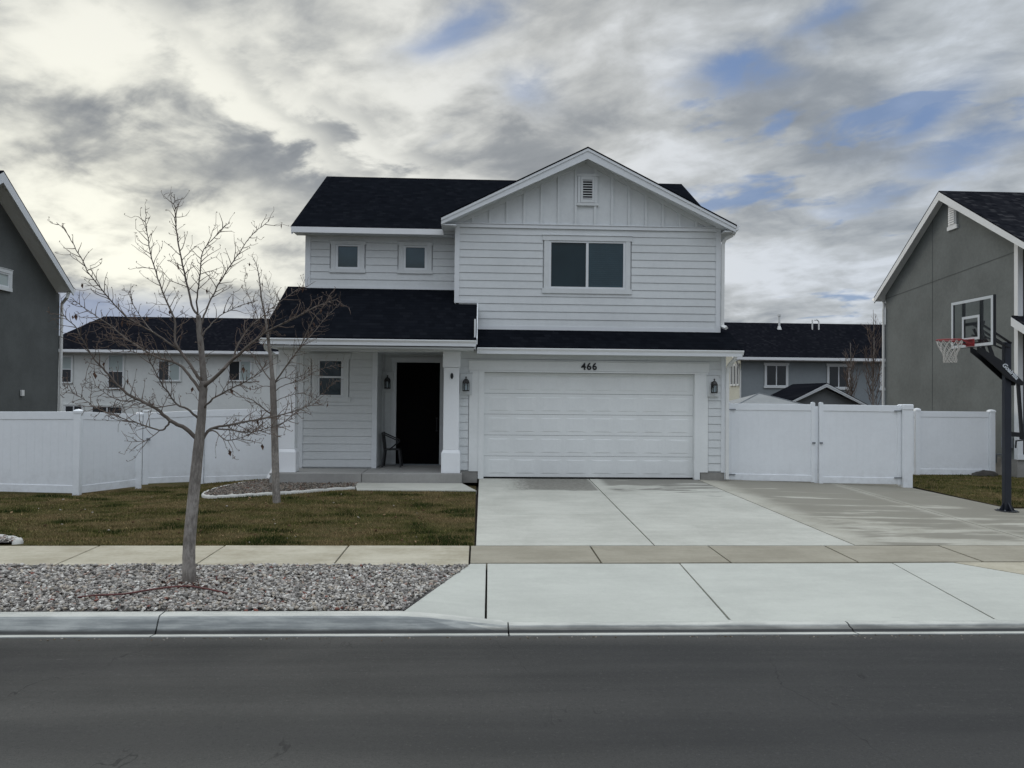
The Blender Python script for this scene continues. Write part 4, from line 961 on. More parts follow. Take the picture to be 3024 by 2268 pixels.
for a, b, c_, d_ in ((17.53,18.80,2.68,3.95),(21.42,22.68,2.62,3.94),(24.72,25.98,2.60,3.98)):
    window(br, T, a, b, c_, d_, split='v', glass='farglass', side=.10, head=.13, sill=.13, ext=.05)
T = faceXm(15.925)
for y in (46.75, 47.35, 47.95): window(br, T, y-.17, y+.17, 2.75, 3.95, glass='farglass', side=.06, head=.08, sill=.08, ext=0)
q = MB(); q.tube([(15.50,45.8,4.2),(15.75,46.2,3.9),(15.93,46.30,3.6),(15.93,46.30,-.5)], .05, 8); q.build('downspout', M['pvc'], br)
for px, base, pts in ((19.55, None, [(19.55,49.4,6.3),(19.55,49.4,7.30)]), (21.75, None, [(21.75,49.4,6.3),(21.75,49.4,7.08)]), (21.98, None, [(22.18,49.4,6.3),(22.18,49.4,6.95),(22.12,49.4,7.06),(22.0,49.4,7.10),(21.9,49.4,7.05)])):
    q = MB(); q.tube(pts, .07 if px < 20 else .05, 8)
    if px < 20: q.lathe([(.16,0),(.09,.22)], (19.55,49.4,6.4), 10); q.lathe([(.11,0),(.11,.12)], (19.55,49.4,7.28), 10)
    q.build('vent_pipe', M['pvc'], r)
# shed and canopy in the yard
sh = thing('shed', (15.6, 35.5, -.5), 'small grey gabled shed with white rake boards standing behind the driveway gate', 'shed')
q = MB(); q.prism([(13.9,34.2,-.6),(17.3,34.2,-.6),(17.3,34.2,1.62),(15.62,34.2,2.40),(13.9,34.2,1.62)], (0,3.2,0)); q.build('wall', M['shedwall'], sh)
gable_roof(sh, 13.35, 17.85, 15.62, 1.50, 1.50, 2.64, 33.95, 37.7, 'shingle_far', .03, .06, .16)
cp = thing('canopy', (11.45, 31, -.5), 'pale grey peaked garden canopy roof showing just above the driveway gate', 'canopy')
q = MB(); A = [(10.0,29.6,1.62),(12.95,29.6,1.62),(12.95,32.4,1.62),(10.0,32.4,1.62)]
q.add(A+[(11.45,31,2.12),(10,29.6,1.45),(12.95,29.6,1.45),(12.95,32.4,1.45),(10,32.4,1.45)], [(0,1,4),(1,2,4),(2,3,4),(3,0,4),(0,5,6,1),(1,6,7,2),(2,7,8,3),(3,8,5,0)]); q.build('canopy_roof', M['canvas'], cp)
q = MB(); q.tube([(10.0,29.6,1.63),(11.45,31,2.13),(12.95,29.6,1.63)], .022, 6); q.build('ridge_pole', M['greymetal'], cp)
for x, y in ((10.1,29.7),(12.85,29.7),(12.85,32.3),(10.1,32.3)): q = MB(); q.box(x-.04,x+.04,y-.04,y+.04,-.5,1.6); q.build('leg', M['greymetal'], cp)

# ------------------------------------------------------------------ basketball hoop
bh = thing('basketball_hoop', (10.26, 14.55, -.2), 'dark steel basketball hoop with clear backboard and red rim at the parking pad edge', 'basketball hoop')
PX, PYh, BX = 10.26, 14.55, 9.55
q = MB(); q.box(PX-.066, PX+.066, PYh-.05, PYh+.05, -.215, 3.06); pole = q.build('pole', M['polemetal'], bh, bevel=.012)
q = MB(); q.lathe([(.21,0),(.21,.016),(.20,.02)], (PX,PYh,-.232), 8)
bp = q.build('base_plate', M['blackmetal'], bh)
q = MB()
for a in range(4):
    c_, s2 = math.cos(a*math.pi/2), math.sin(a*math.pi/2); hx = .066 if a % 2 == 0 else .05
    q.prism([(PX+c_*hx - s2*.006, PYh+s2*hx - c_*.006, -.212),(PX+c_*.16 - s2*.006, PYh+s2*.16 - c_*.006, -.212),(PX+c_*hx - s2*.006, PYh+s2*hx - c_*.006, -.06)], (s2*.012, c_*.012, 0))
q.build('gusset', M['polemetal'], bp)
q = MB()
for a in range(4):
    q.lathe([(.016,0),(.016,.022)], (PX+.15*math.cos(a*math.pi/2+.78), PYh+.15*math.sin(a*math.pi/2+.78), -.213), 6)
q.build('bolt', M['greymetal'], bp)
# parallelogram arm: heavy lower beam carrying the logo, two upper links
q = MB(); y0, y1 = PYh-.115, PYh+.115
side = [(9.60,2.975),(9.60,2.86),(9.80,2.70),(10.22,2.335),(10.44,2.215),(10.50,2.215),(10.53,2.27),(10.10,2.69),(9.86,2.83)]
for yy in (y0, y1-.02): q.prism([(x, yy, z) for x, z in side], (0,.02,0))
q.prism([(x, y0+.02, z) for x, z in [(9.86,2.83),(10.10,2.69),(10.53,2.27),(10.52,2.25),(10.09,2.67),(9.85,2.81)]], (0,.19,0))
arm = q.build('lift_arm', M['blackmetal'], bh, bevel=.006)
q = MB(); q.prism([(x, y0+.01, z) for x, z in [(9.86,2.83),(9.96,2.76),(9.87,3.0),(9.80,3.0)]], (0,.02,0)); q.prism([(x, y1-.03, z) for x, z in [(9.86,2.83),(9.96,2.76),(9.87,3.0),(9.80,3.0)]], (0,.02,0))
for yy in (y0+.02, y1-.02): q.bar((9.84,yy,2.97),(9.66,yy,3.32),.022,.06,(0,1,0))
q.build('arm_strut', M['blackmetal'], bh)
for yy in (y0+.005, y1-.005):
    q = MB(); q.bar((9.64,yy,3.42),(10.27,yy,3.03),.022,.06,(0,1,0)); q.bar((9.64,yy,3.20),(10.24,yy,2.94),.02,.045,(0,1,0)); q.build('upper_link', M['blackmetal'], bh)
# the raised logo on both cheeks of the arm
ang = math.atan2(2.33-2.665, 10.40-10.06)
lg = glyph('Goalrilla', 'logo', arm, 10.225, y0-.004, 2.462, .118, M['decal'], .002, .0035, (R(90), -ang, 0), .25)
# backboard
BY0, BY1, BZ0, BZ1 = 13.90, 15.16, 2.955, 3.885
q = MB(); q.add([(BX,BY0+.02,BZ0+.02),(BX,BY0+.02,BZ1-.02),(BX,BY1-.02,BZ1-.02),(BX,BY1-.02,BZ0+.02)], [(0,1,2,3)]); bb = q.build('backboard', M['acrylic'], bh)
q = MB(); w = .055
for a, b, c_, d_ in ((BY0,BY1,BZ1-w,BZ1),(BY0,BY1,BZ0,BZ0+w),(BY0,BY0+w,BZ0+w,BZ1-w),(BY1-w,BY1,BZ0+w,BZ1-w)): q.box(BX-.014, BX-.007, a, b, c_, d_)
q.build('border', M['trim'], bb)
q = MB()
for a, b, c_, d_ in ((BY0-.01,BY1+.01,BZ1-.03,BZ1+.01),(BY0-.01,BY1+.01,BZ0-.01,BZ0+.03),(BY0-.01,BY0+.03,BZ0+.03,BZ1-.03),(BY1-.03,BY1+.01,BZ0+.03,BZ1-.03),(PYh-.30,PYh-.24,BZ0+.03,BZ1-.03),(PYh+.24,PYh+.30,BZ0+.03,BZ1-.03)): q.box(BX+.008, BX+.045, a, b, c_, d_)
q.box(BX+.046, BX+.075, PYh-.30, PYh+.30, 3.38, 3.44); q.box(BX+.046, BX+.075, PYh-.30, PYh+.30, 2.98, 3.04); q.build('support_frame', M['blackmetal'], bb)
q = MB(); t0, t1, u0, u1 = PYh-.265, PYh+.265, 3.09, 3.56; w = .05
for a, b, c_, d_ in ((t0,t1,u1-w,u1),(t0,t1,u0,u0+w),(t0,t0+w,u0+w,u1-w),(t1-w,t1,u0+w,u1-w)): q.box(BX-.0135, BX-.0068, a, b, c_, d_)
q.build('target_square', M['trim'], bb)
rc = (BX-.43, PYh, 3.085)
q = MB(); q.tube([(rc[0]+.232*math.cos(2*math.pi*k/32), rc[1]+.232*math.sin(2*math.pi*k/32), rc[2]) for k in range(33)], .011, 8); q.box(BX-.028, BX-.015, PYh-.125, PYh+.125, 2.965, 3.105)
q.prism([(BX-.03,PYh-.10,3.10),(BX-.03,PYh+.10,3.10),(rc[0]+.215,PYh+.075,3.092),(rc[0]+.215,PYh-.075,3.092)], (0,0,-.012))
for s in (-1, 1): q.bar((BX-.03,PYh+s*.09,3.0),(rc[0]+.14,PYh+s*.17,3.078),.012,.025)
rim = q.build('rim', M['red'], bh)
q = MB(); N = 12; lv = [(.228,3.075),(.205,2.98),(.165,2.90),(.130,2.83),(.112,2.76),(.118,2.69),(.112,2.645)]
for k in range(N):
    for dr in (1, -1):
        pts = []
        for i, (rr, z) in enumerate(lv):
            a = 2*math.pi*(k + dr*.5*(i % 2) + (0 if i % 2 == 0 else 0))/N + .02*i
            pts.append((rc[0]+rr*math.cos(a)+.012*i/6, rc[1]+rr*math.sin(a), z))
        q.tube(pts, .0062, 5)
q.build('net', M['net'], rim)
# crank and actuator
q = MB(); q.bar((10.49,PYh,2.25),(10.56,PYh,1.27),.05,.05,(0,1,0)); q.build('actuator', M['blackmetal'], bh)
q = MB(); q.bar((PX+.06,PYh,1.27),(10.60,PYh,1.25),.06,.09); q.lathe([(.05,0),(.05,.12)], (10.575,PYh,1.17), 10); q.build('crank_bracket', M['blackmetal'], bh)
q = MB(); q.tube([(10.56,PYh-.05,1.16),(10.40,PYh-.07,1.14),(10.39,PYh-.07,1.0)], .016, 8); q.build('crank_handle', M['blackmetal'], bh)

# ------------------------------------------------------------------ trees: traced limbs, grown twigs
TRUNK=([(-3.343, 9.15, -0.321), (-3.35, 9.15, -0.211), (-3.358, 9.15, -0.047), (-3.356, 9.15, 0.152), (-3.329, 9.15, 0.551), (-3.295, 9.15, 0.967), (-3.274, 9.15, 1.218), (-3.26, 9.15, 1.384)], 0.079, 0.056)
LEADER=([(-3.26, 9.15, 1.384), (-3.242, 9.157, 1.618), (-3.232, 9.165, 1.886), (-3.229, 9.171, 2.053), (-3.225, 9.172, 2.036), (-3.248, 9.18, 2.278), (-3.299, 9.195, 2.684), (-3.311, 9.2, 2.831)], 0.053, 0.028)
LIMBS=[
 ([(-3.311, 9.2, 2.831), (-3.396, 9.208, 2.96), (-3.491, 9.233, 3.337), (-3.568, 9.254, 3.634), (-3.62, 9.275, 3.916), (-3.637, 9.289, 4.117), (-3.652, 9.3, 4.267)], 0.0144, 0.005),
 ([(-3.311, 9.2, 2.831), (-3.319, 9.173, 2.941), (-3.284, 9.11, 3.16), (-3.225, 9.022, 3.436), (-3.18, 8.975, 3.572), (-3.036, 8.913, 3.705), (-2.893, 8.85, 3.836)], 0.0112, 0.004),
 ([(-3.293, 9.2, 2.701), (-3.259, 9.233, 2.835), (-3.201, 9.29, 3.039), (-3.063, 9.396, 3.37), (-2.931, 9.487, 3.64), (-2.809, 9.569, 3.878), (-2.632, 9.65, 4.062)], 0.0136, 0.004),
 ([(-3.201, 9.15, 2.003), (-3.079, 9.113, 2.1), (-2.848, 9.026, 2.308), (-2.604, 8.932, 2.496), (-2.397, 8.853, 2.635), (-1.957, 8.693, 2.828), (-1.728, 8.605, 2.927), (-1.576, 8.55, 2.959)], 0.024, 0.005),
 ([(-2.948, 9.0, 2.195), (-2.861, 9.065, 2.31), (-2.838, 9.137, 2.459), (-2.75, 9.26, 2.681), (-2.622, 9.372, 2.842), (-2.449, 9.52, 3.045), (-2.209, 9.7, 3.26)], 0.0144, 0.004),
 ([(-3.242, 9.15, 2.584), (-3.212, 9.199, 2.669), (-3.102, 9.339, 2.848), (-2.953, 9.483, 2.966), (-2.77, 9.65, 3.073)], 0.0104, 0.004),
 ([(-3.216, 9.15, 1.735), (-3.141, 9.095, 1.803), (-2.971, 8.973, 1.905), (-2.683, 8.765, 2.019), (-2.439, 8.571, 2.129), (-2.314, 8.45, 2.22)], 0.0144, 0.004),
 ([(-3.252, 9.15, 1.351), (-3.199, 9.183, 1.433), (-3.145, 9.216, 1.499), (-2.971, 9.292, 1.54), (-2.75, 9.393, 1.589), (-2.523, 9.497, 1.631), (-2.292, 9.607, 1.701), (-2.162, 9.67, 1.754), (-1.999, 9.75, 1.821)], 0.0208, 0.005),
 ([(-3.174, 9.3, 1.495), (-2.906, 9.196, 1.485), (-2.658, 9.086, 1.467), (-2.376, 8.949, 1.533), (-2.098, 8.8, 1.638)], 0.0112, 0.004),
 ([(-3.187, 9.15, 1.452), (-3.067, 9.084, 1.481), (-2.893, 8.955, 1.382), (-2.651, 8.793, 1.425), (-2.487, 8.661, 1.512), (-2.363, 8.55, 1.597)], 0.0096, 0.003),
 ([(-3.241, 9.15, 2.035), (-3.284, 9.158, 2.099), (-3.513, 9.204, 2.406), (-3.588, 9.225, 2.553), (-3.613, 9.259, 2.8), (-3.755, 9.302, 3.081), (-3.872, 9.343, 3.349), (-3.98, 9.393, 3.687), (-4.035, 9.435, 3.977), (-4.043, 9.45, 4.081)], 0.0208, 0.004),
 ([(-3.531, 9.25, 2.408), (-3.686, 9.193, 2.533), (-3.796, 9.148, 2.609), (-3.956, 9.078, 2.713), (-4.087, 9.016, 2.809), (-4.254, 8.904, 3.037), (-4.387, 8.794, 3.268), (-4.48, 8.672, 3.537), (-4.537, 8.605, 3.674), (-4.612, 8.55, 3.758)], 0.0136, 0.004),
 ([(-3.797, 9.15, 2.609), (-3.964, 9.278, 2.748), (-4.214, 9.51, 3.001), (-4.329, 9.65, 3.169)], 0.008, 0.003),
 ([(-3.252, 9.15, 1.936), (-3.382, 9.205, 2.086), (-3.563, 9.281, 2.255), (-3.853, 9.377, 2.341), (-4.033, 9.441, 2.429), (-4.298, 9.539, 2.57), (-4.488, 9.616, 2.705), (-4.776, 9.726, 2.882), (-5.027, 9.821, 3.026), (-5.11, 9.85, 3.063)], 0.0192, 0.004),
 ([(-3.277, 9.15, 1.368), (-3.406, 9.116, 1.502), (-3.571, 9.075, 1.601), (-3.702, 9.033, 1.733), (-3.92, 8.973, 1.846), (-4.061, 8.928, 1.959), (-4.21, 8.866, 2.15), (-4.342, 8.808, 2.323), (-4.461, 8.725, 2.612), (-4.56, 8.681, 2.729), (-4.604, 8.65, 2.831)], 0.0256, 0.004),
 ([(-3.541, 9.0, 1.596), (-3.579, 9.018, 1.537), (-3.671, 9.047, 1.486), (-3.896, 9.117, 1.539), (-4.125, 9.191, 1.601), (-4.36, 9.269, 1.673), (-4.579, 9.345, 1.754), (-4.848, 9.444, 1.896), (-4.997, 9.5, 1.981)], 0.012, 0.004),
 ([(-3.272, 9.15, 1.618), (-3.375, 9.069, 1.735), (-3.465, 9.004, 1.785), (-3.558, 8.867, 1.98), (-3.618, 8.735, 2.169), (-3.649, 8.617, 2.337), (-3.668, 8.55, 2.427)], 0.0144, 0.004),
 ([(-3.866, 8.85, 1.847), (-3.996, 8.896, 1.814), (-4.231, 8.988, 1.876), (-4.379, 9.06, 1.973), (-4.587, 9.15, 2.055)], 0.0072, 0.003),
 ([(-3.672, 9.05, 1.486), (-3.747, 9.0, 1.406), (-3.822, 8.951, 1.359), (-3.984, 8.85, 1.372)], 0.0056, 0.003),
 ([(-3.444, 8.95, 1.786), (-3.614, 8.818, 1.754), (-3.747, 8.686, 1.802), (-3.872, 8.55, 1.833)], 0.0072, 0.003),
 ([(-3.982, 9.45, 2.381), (-4.183, 9.536, 2.4), (-4.358, 9.629, 2.488), (-4.577, 9.741, 2.561), (-4.798, 9.85, 2.601)], 0.0064, 0.003),
]
TRUNK2=([(-3.811, 14.85, -0.254), (-3.824, 14.85, -0.143), (-3.848, 14.85, 0.293), (-3.882, 14.85, 1.166), (-3.905, 14.85, 1.603), (-3.928, 14.85, 2.128)], 0.078, 0.056)
LEADER2=([(-3.928, 14.85, 2.128), (-3.986, 14.882, 2.589), (-4.056, 14.917, 3.03), (-4.112, 14.944, 3.363), (-4.194, 14.974, 3.711), (-4.264, 15.013, 4.168), (-4.326, 15.034, 4.41), (-4.412, 15.05, 4.572)], 0.042, 0.004)
LIMBS2=[
 ([(-3.927, 14.85, 2.084), (-3.777, 14.801, 2.282), (-3.544, 14.713, 2.586), (-3.381, 14.647, 2.801), (-3.192, 14.542, 3.163), (-3.098, 14.49, 3.331), (-2.892, 14.406, 3.563), (-2.781, 14.35, 3.73)], 0.0176, 0.004),
 ([(-3.529, 14.65, 2.583), (-3.343, 14.759, 2.874), (-3.135, 14.883, 3.15), (-2.984, 14.985, 3.383), (-2.806, 15.093, 3.609), (-2.711, 15.15, 3.726)], 0.012, 0.004),
 ([(-3.93, 14.85, 1.515), (-4.1, 14.678, 1.669), (-4.194, 14.554, 1.778), (-4.29, 14.45, 1.82)], 0.016, 0.005),
 ([(-3.928, 14.85, 2.128), (-4.041, 14.903, 2.238), (-4.23, 15.024, 2.482), (-4.366, 15.108, 2.64), (-4.531, 15.21, 2.823), (-4.644, 15.35, 3.124)], 0.0144, 0.004),
 ([(-3.879, 14.85, 1.756), (-3.767, 14.788, 1.823), (-3.543, 14.66, 1.891), (-3.296, 14.512, 1.936), (-3.048, 14.35, 1.853)], 0.008, 0.004),
 ([(-3.893, 14.85, 1.953), (-3.796, 14.89, 2.042), (-3.599, 14.969, 2.133), (-3.4, 15.05, 2.204), (-3.142, 15.175, 2.388), (-2.73, 15.35, 2.512)], 0.0112, 0.004),
 ([(-3.884, 14.85, 2.129), (-3.72, 14.75, 2.216), (-3.443, 14.582, 2.215), (-3.217, 14.423, 2.299), (-2.993, 14.25, 2.402)], 0.0096, 0.004),
 ([(-3.929, 14.85, 1.494), (-4.274, 15.001, 1.42), (-4.578, 15.147, 1.369), (-4.787, 15.25, 1.408)], 0.008, 0.004),
 ([(-3.926, 14.85, 2.041), (-4.054, 14.723, 2.06), (-4.192, 14.539, 1.992), (-4.326, 14.35, 2.031)], 0.0096, 0.004),
 ([(-3.851, 14.85, 1.297), (-3.747, 14.821, 1.343), (-3.512, 14.733, 1.522), (-3.302, 14.652, 1.655), (-3.0, 14.523, 1.875), (-2.632, 14.35, 2.176)], 0.0104, 0.004),
 ([(-3.915, 14.85, 1.253), (-4.046, 14.738, 1.214), (-4.195, 14.587, 1.198), (-4.28, 14.45, 1.098)], 0.0072, 0.003),
 ([(-4.026, 14.85, 2.96), (-4.139, 14.895, 3.181), (-4.24, 14.936, 3.36), (-4.545, 15.086, 3.987), (-4.542, 15.15, 4.265)], 0.0072, 0.003),
 ([(-4.015, 14.85, 2.916), (-3.937, 14.787, 3.218), (-3.862, 14.735, 3.432), (-3.948, 14.638, 3.803), (-4.005, 14.55, 4.126)], 0.0072, 0.003),
]

def catmull(pts, n=3): return densify([tuple(p) for p in pts], n)
def grow_twigs(mb, pts, r0, r1, rnd, start, spacing, lmin, lmax, tips, sub=True):
    P = [Vector(p) for p in pts]; L = [0]
    for a, b in zip(P[:-1], P[1:]): L.append(L[-1] + (b-a).length)
    total = L[-1]; s = total*start; side = rnd.random()*6.28
    while s < total:
        i = max(k for k in range(len(L)) if L[k] <= s); i = min(i, len(P)-2); t = (s-L[i])/max(1e-6, L[i+1]-L[i])
        p = P[i].lerp(P[i+1], t); d = (P[i+1]-P[i]).normalized(); f = s/total
        a = d.cross(Vector((.01,1,0))).normalized(); b = d.cross(a); side += math.pi + rnd.uniform(-.8, .8)
        out = a*math.cos(side) + b*math.sin(side)*.75
        v = (d*rnd.uniform(.5,.95) + out*rnd.uniform(.7,1.1) + Vector((0,0,rnd.uniform(-.15,.35)))).normalized()
        ln = rnd.uniform(lmin, lmax)*(1.05-.55*f); k = max(3, int(ln/.05)); q = p.copy(); tw = [q.copy()]
        for j in range(k):
            v = (v + Vector((rnd.gauss(0,.17), rnd.gauss(0,.17), rnd.gauss(.05,.15)))).normalized(); q = q + v*ln/k; tw.append(q.copy())
            if sub and j > 0 and rnd.random() < .52:
                w = (v + Vector((rnd.gauss(0,.8), rnd.gauss(0,.8), rnd.gauss(.1,.6)))).normalized(); l2 = rnd.uniform(.04,.13)
                m1 = q + w*l2*.5 + Vector((0,0,rnd.gauss(0,.01))); e = q + w*l2 + Vector((rnd.gauss(0,.02),rnd.gauss(0,.02),rnd.gauss(.012,.02)))
                mb.tube([q, m1, e], [.0026,.0022,.0016], 4); tips.append(e)
        rr = min(.0052, max(r1, .003) + .001); mb.tube(tw, [rr*(1-.6*j/k) for j in range(k+1)], 4); tips.append(q)
        s += spacing*rnd.uniform(.55, 1.5)
def bare_tree(name, label, group, trunk, leader, limbs, seed, spacing=.085, lmin=.10, lmax=.40, leaves=7):
    rnd = random.Random(seed); base = Vector(trunk[0][0]); root = thing(name, tuple(base), label, 'tree', group)
    mb = MB(); pts = catmull(trunk[0], 4) + catmull(leader[0], 4)[1:]; n1 = len(catmull(trunk[0], 4))
    rads = []
    for i in range(len(pts)):
        if i < n1: t = i/(n1-1); r = trunk[1] + (trunk[2]-trunk[1])*t
        else: t = (i-n1+1)/(len(pts)-n1); r = leader[2] + (leader[1]-leader[2])*(1-t)**(1.0 if seed == 11 else 1.5)
        r *= 1 + .05*mnoise.noise((i*.8, seed, 0)); rads.append(r)
    rads[0] *= 1.35; rads[1] *= 1.18; rads[2] *= 1.06
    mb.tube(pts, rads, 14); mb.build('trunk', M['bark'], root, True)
    br = MB(); tw = MB(); tips = []
    grow_twigs(tw, catmull(leader[0], 4), leader[1], leader[2], rnd, .25, spacing*1.1, lmin, lmax*.8, tips)
    for L, r0, r1 in limbs:
        P = catmull(L, 4); k = len(P); P = [(p[0]+rnd.gauss(0,.0022), p[1]+rnd.gauss(0,.010), p[2]+rnd.gauss(0,.0022)) if 0 < i < k-1 else p for i, p in enumerate(P)]
        br.tube(P, [r1*.75 + (r0-r1*.75)*(1-i/(k-1))**1.25 for i in range(k)], 8 if r0 > .012 else 6)
        grow_twigs(tw, P, r0, r1, rnd, .22, spacing, lmin, lmax, tips)
        tips.append(Vector(P[-1]))
    
    for e in tips:                                      # buds and knuckled ends
        if rnd.random() < .6: tw.tube([e, e + Vector((rnd.gauss(0,.008), rnd.gauss(0,.008), .010)), e + Vector((rnd.gauss(0,.012), rnd.gauss(0,.012), .018))], [.0026, .0043, .0012], 4)
    nb = len(br.f); br.add(tw.v, tw.f); cr = br.build('crown', M['limb'], root, True); cr.data.materials.append(M['twig'])
    cr.data.polygons.foreach_set('material_index', [0]*nb + [1]*(len(cr.data.polygons)-nb))
    for e in rnd.sample(tips, leaves*3):
        lf = MB()
        s = rnd.uniform(.022, .042); a = rnd.random()*6.28; u = Vector((math.cos(a), math.sin(a), rnd.uniform(-.5,.5)))*s; w = Vector((rnd.gauss(0,.012), rnd.gauss(0,.012), -s*2.1))
        lf.add([e, e+u*.6+w*.35, e+u*.2+w, e-u*.5+w*.45, e+Vector((-u.y,u.x,0))*.4+w*.5], [(0,1,4),(1,2,4),(2,3,4),(3,0,4)])
        lf.build('dead_leaf', M['leaf'], root)
    return root
bare_tree('street_tree', 'large bare young tree growing from the gravel strip, nearest the street', 'bare young trees', TRUNK, LEADER, LIMBS, 11, .043, .09, .38, 9)
bare_tree('garden_tree', 'smaller bare young tree in the lawn before the porch planting bed', 'bare young trees', TRUNK2, LEADER2, LIMBS2, 23, .052, .09, .38, 9)
def poplar(x, y, z0, h, seed, label):
    rnd = random.Random(seed); root = thing('poplar_tree', (x, y, z0), label, 'tree', 'bare poplars beyond the gate')
    mb = MB(); T = [(x + .03*math.sin(i*1.3), y, z0 + h*i/8) for i in range(9)]; mb.tube(T, [.075*(1-i/8.4)+.006 for i in range(9)], 7); mb.build('trunk', M['bark'], root, True)
    mb = MB()
    for i in range(26):
        z = z0 + h*rnd.uniform(.22, .85); a = rnd.random()*6.28; L = h*rnd.uniform(.18,.34)*(1.1 - (z-z0)/h*.7); o = Vector((math.cos(a), math.sin(a), 0)); p = Vector((x, y, z)); pts = [p]
        for j in range(5): p = p + (o*max(.06,.55-.13*j) + Vector((rnd.gauss(0,.05), 0, 1)))*L/5; pts.append(p)
        mb.tube(pts, [.020-.0032*j for j in range(6)], 5)
        for j in range(1, 5):
            for _ in range(2): b = pts[j]; d = (Vector((rnd.gauss(0,.5), rnd.gauss(0,.5), 1))).normalized()*rnd.uniform(.2,.6); mb.tube([b, b+d*.5+Vector((rnd.gauss(0,.03),0,0)), b+d], [.009,.007,.004], 4)
    mb.build('crown', M['twig'], root, True)
poplar(19.88, 38, -.5, 6.95, 3, 'tall slender bare poplar beyond the gate, close to the grey stucco gable')
poplar(18.95, 38.5, -.5, 5.3, 5, 'shorter slender bare poplar standing left of the taller one beyond the gate')

# ------------------------------------------------------------------ sky
SUN_AZ, SUN_EL = -26.5, 9.0
w = bpy.data.worlds.new('World'); scene.world = w; w.use_nodes = True; nt = w.node_tree; nt.nodes.clear()
out = nt.nodes.new('ShaderNodeOutputWorld'); bg = nt.nodes.new('ShaderNodeBackground'); nt.links.new(bg.outputs[0], out.inputs[0])
sky = nt.nodes.new('ShaderNodeTexSky'); sky.sky_type = 'NISHITA'; sky.sun_disc = False; sky.sun_elevation = R(SUN_EL); sky.sun_rotation = R(SUN_AZ); sky.air_density = 1.0; sky.dust_density = .6; sky.ozone_density = 2.0
STR = .10; bg.inputs['Strength'].default_value = STR
tc = nt.nodes.new('ShaderNodeTexCoord').outputs['Generated']; x, y, z = sep(nt, tc)
az = x.atan2(y)*57.2958; el = z.max(-1.0).min(1.0).asin()*57.2958
zz = z.max(0.0) + .24; px = x/zz; py = y/zz
c1, s1 = math.cos(R(33)), math.sin(R(33)); ru = px*c1 - py*s1; rv = px*s1 + py*c1
P0 = vec(nt, px, py, 0.0)
wob = noise(nt, P0, .9, 3, .5)
A = vec(nt, ru*.62, rv*1.55, wob*.6)
n_big = noise(nt, A, 1.0, 5, .52, .35)
n_med = noise(nt, vec(nt, ru*.95, rv*1.35, 4.0), 2.6, 7, .54, .3)
n_puff = noise(nt, vec(nt, ru*1.0, rv*1.15, 9.0), 5.4, 8, .55, .25)
n_streak = noise(nt, vec(nt, az*.030, el*.26, 2.0), 1.0, 5, .55, .25)     # level bars low over the roofs
# positions jittered by noise so the named features have torn edges
ja = az + (n_med - .5)*14.0 + (n_puff - .5)*5.0; je = el + (n_puff - .5)*6.0 + (n_big - .5)*4.0
def blob(a0, e0, sa, se, rot=0.0):
    da, de = ja - a0, je - e0; c, s = math.cos(R(rot)), math.sin(R(rot))
    u = (da*c + de*s)*(1/sa); v = (de*c - da*s)*(1/se); return ((u*u + v*v)*-1.0).exp()
low = el.smooth(5.0, 13.0, 1.0, 0.0)
t = n_big*.23 + n_med*.34 + n_puff*.43
t = t*(1.0 - low*.5) + (n_streak*.6 + n_puff*.4)*(low*.5)
t = (t - .5)*2.6 + .59
band = blob(-23.5, 16.4, 11.0, 2.5, -6) + blob(-13, 15.2, 7, 1.9, -22)*.8 + blob(-12.5, 20.0, 5.5, 1.6, -32)*.45 + blob(-21, 11.6, 6, 1.0, -14)*.55
tl = blob(-29, 22.5, 7.0, 4.5, -20)
t = t - band*.15 + tl*.16 + blob(-8.5, 18.0, 9, .9, -30)*.22 + blob(-16.5, 19.3, 8, 1.0, -32)*.30 + blob(0, 22.0, 8, 2.2, 10)*.12 - blob(24, 19.5, 6, 3.0, 15)*.08
t = t + blob(22, 8.5, 8, 4, 0)*.10 + blob(10,14,8,5,0)*.02
sd = Vector((math.sin(R(SUN_AZ))*math.cos(R(SUN_EL)), math.cos(R(SUN_AZ))*math.cos(R(SUN_EL)), math.sin(R(SUN_EL))))
cosd = x*sd.x + y*sd.y + z*sd.z
ang = (cosd.min(1.0).max(-1.0)._m('ARCCOSINE'))*57.2958
gl = ((ang*(1/12.0)).pow(2.0)*-1.0).exp(); gl2 = ((ang*(1/27.0)).pow(2.0)*-1.0).exp()
t = t.clamp()
c = mixc(nt, t.smooth(.04, .42), (.205, .222, .24), (.305, .322, .332))
c = mixc(nt, t.smooth(.36, .66), c, (.465, .475, .465)); c = mixc(nt, t.smooth(.58, .92), c, mixc(nt, az.smooth(-18.0, 14.0), (.76, .755, .71), (.69, .705, .71))); c = mixc(nt, az.smooth(2.0, 32.0)*.38, c, mixc(nt, 1.0, c, (.86, .98, 1.14), 'MULTIPLY'))
warm = mixc(nt, t.smooth(.20, .70), (.42, .42, .385), (1.02, 1.0, .85))
c = mixc(nt, (gl2*.55*t.smooth(.35, .85)).clamp(), c, warm)
c = mixc(nt, (gl*1.02*t.smooth(.08, .50) - band*.12).clamp(), c, warm)
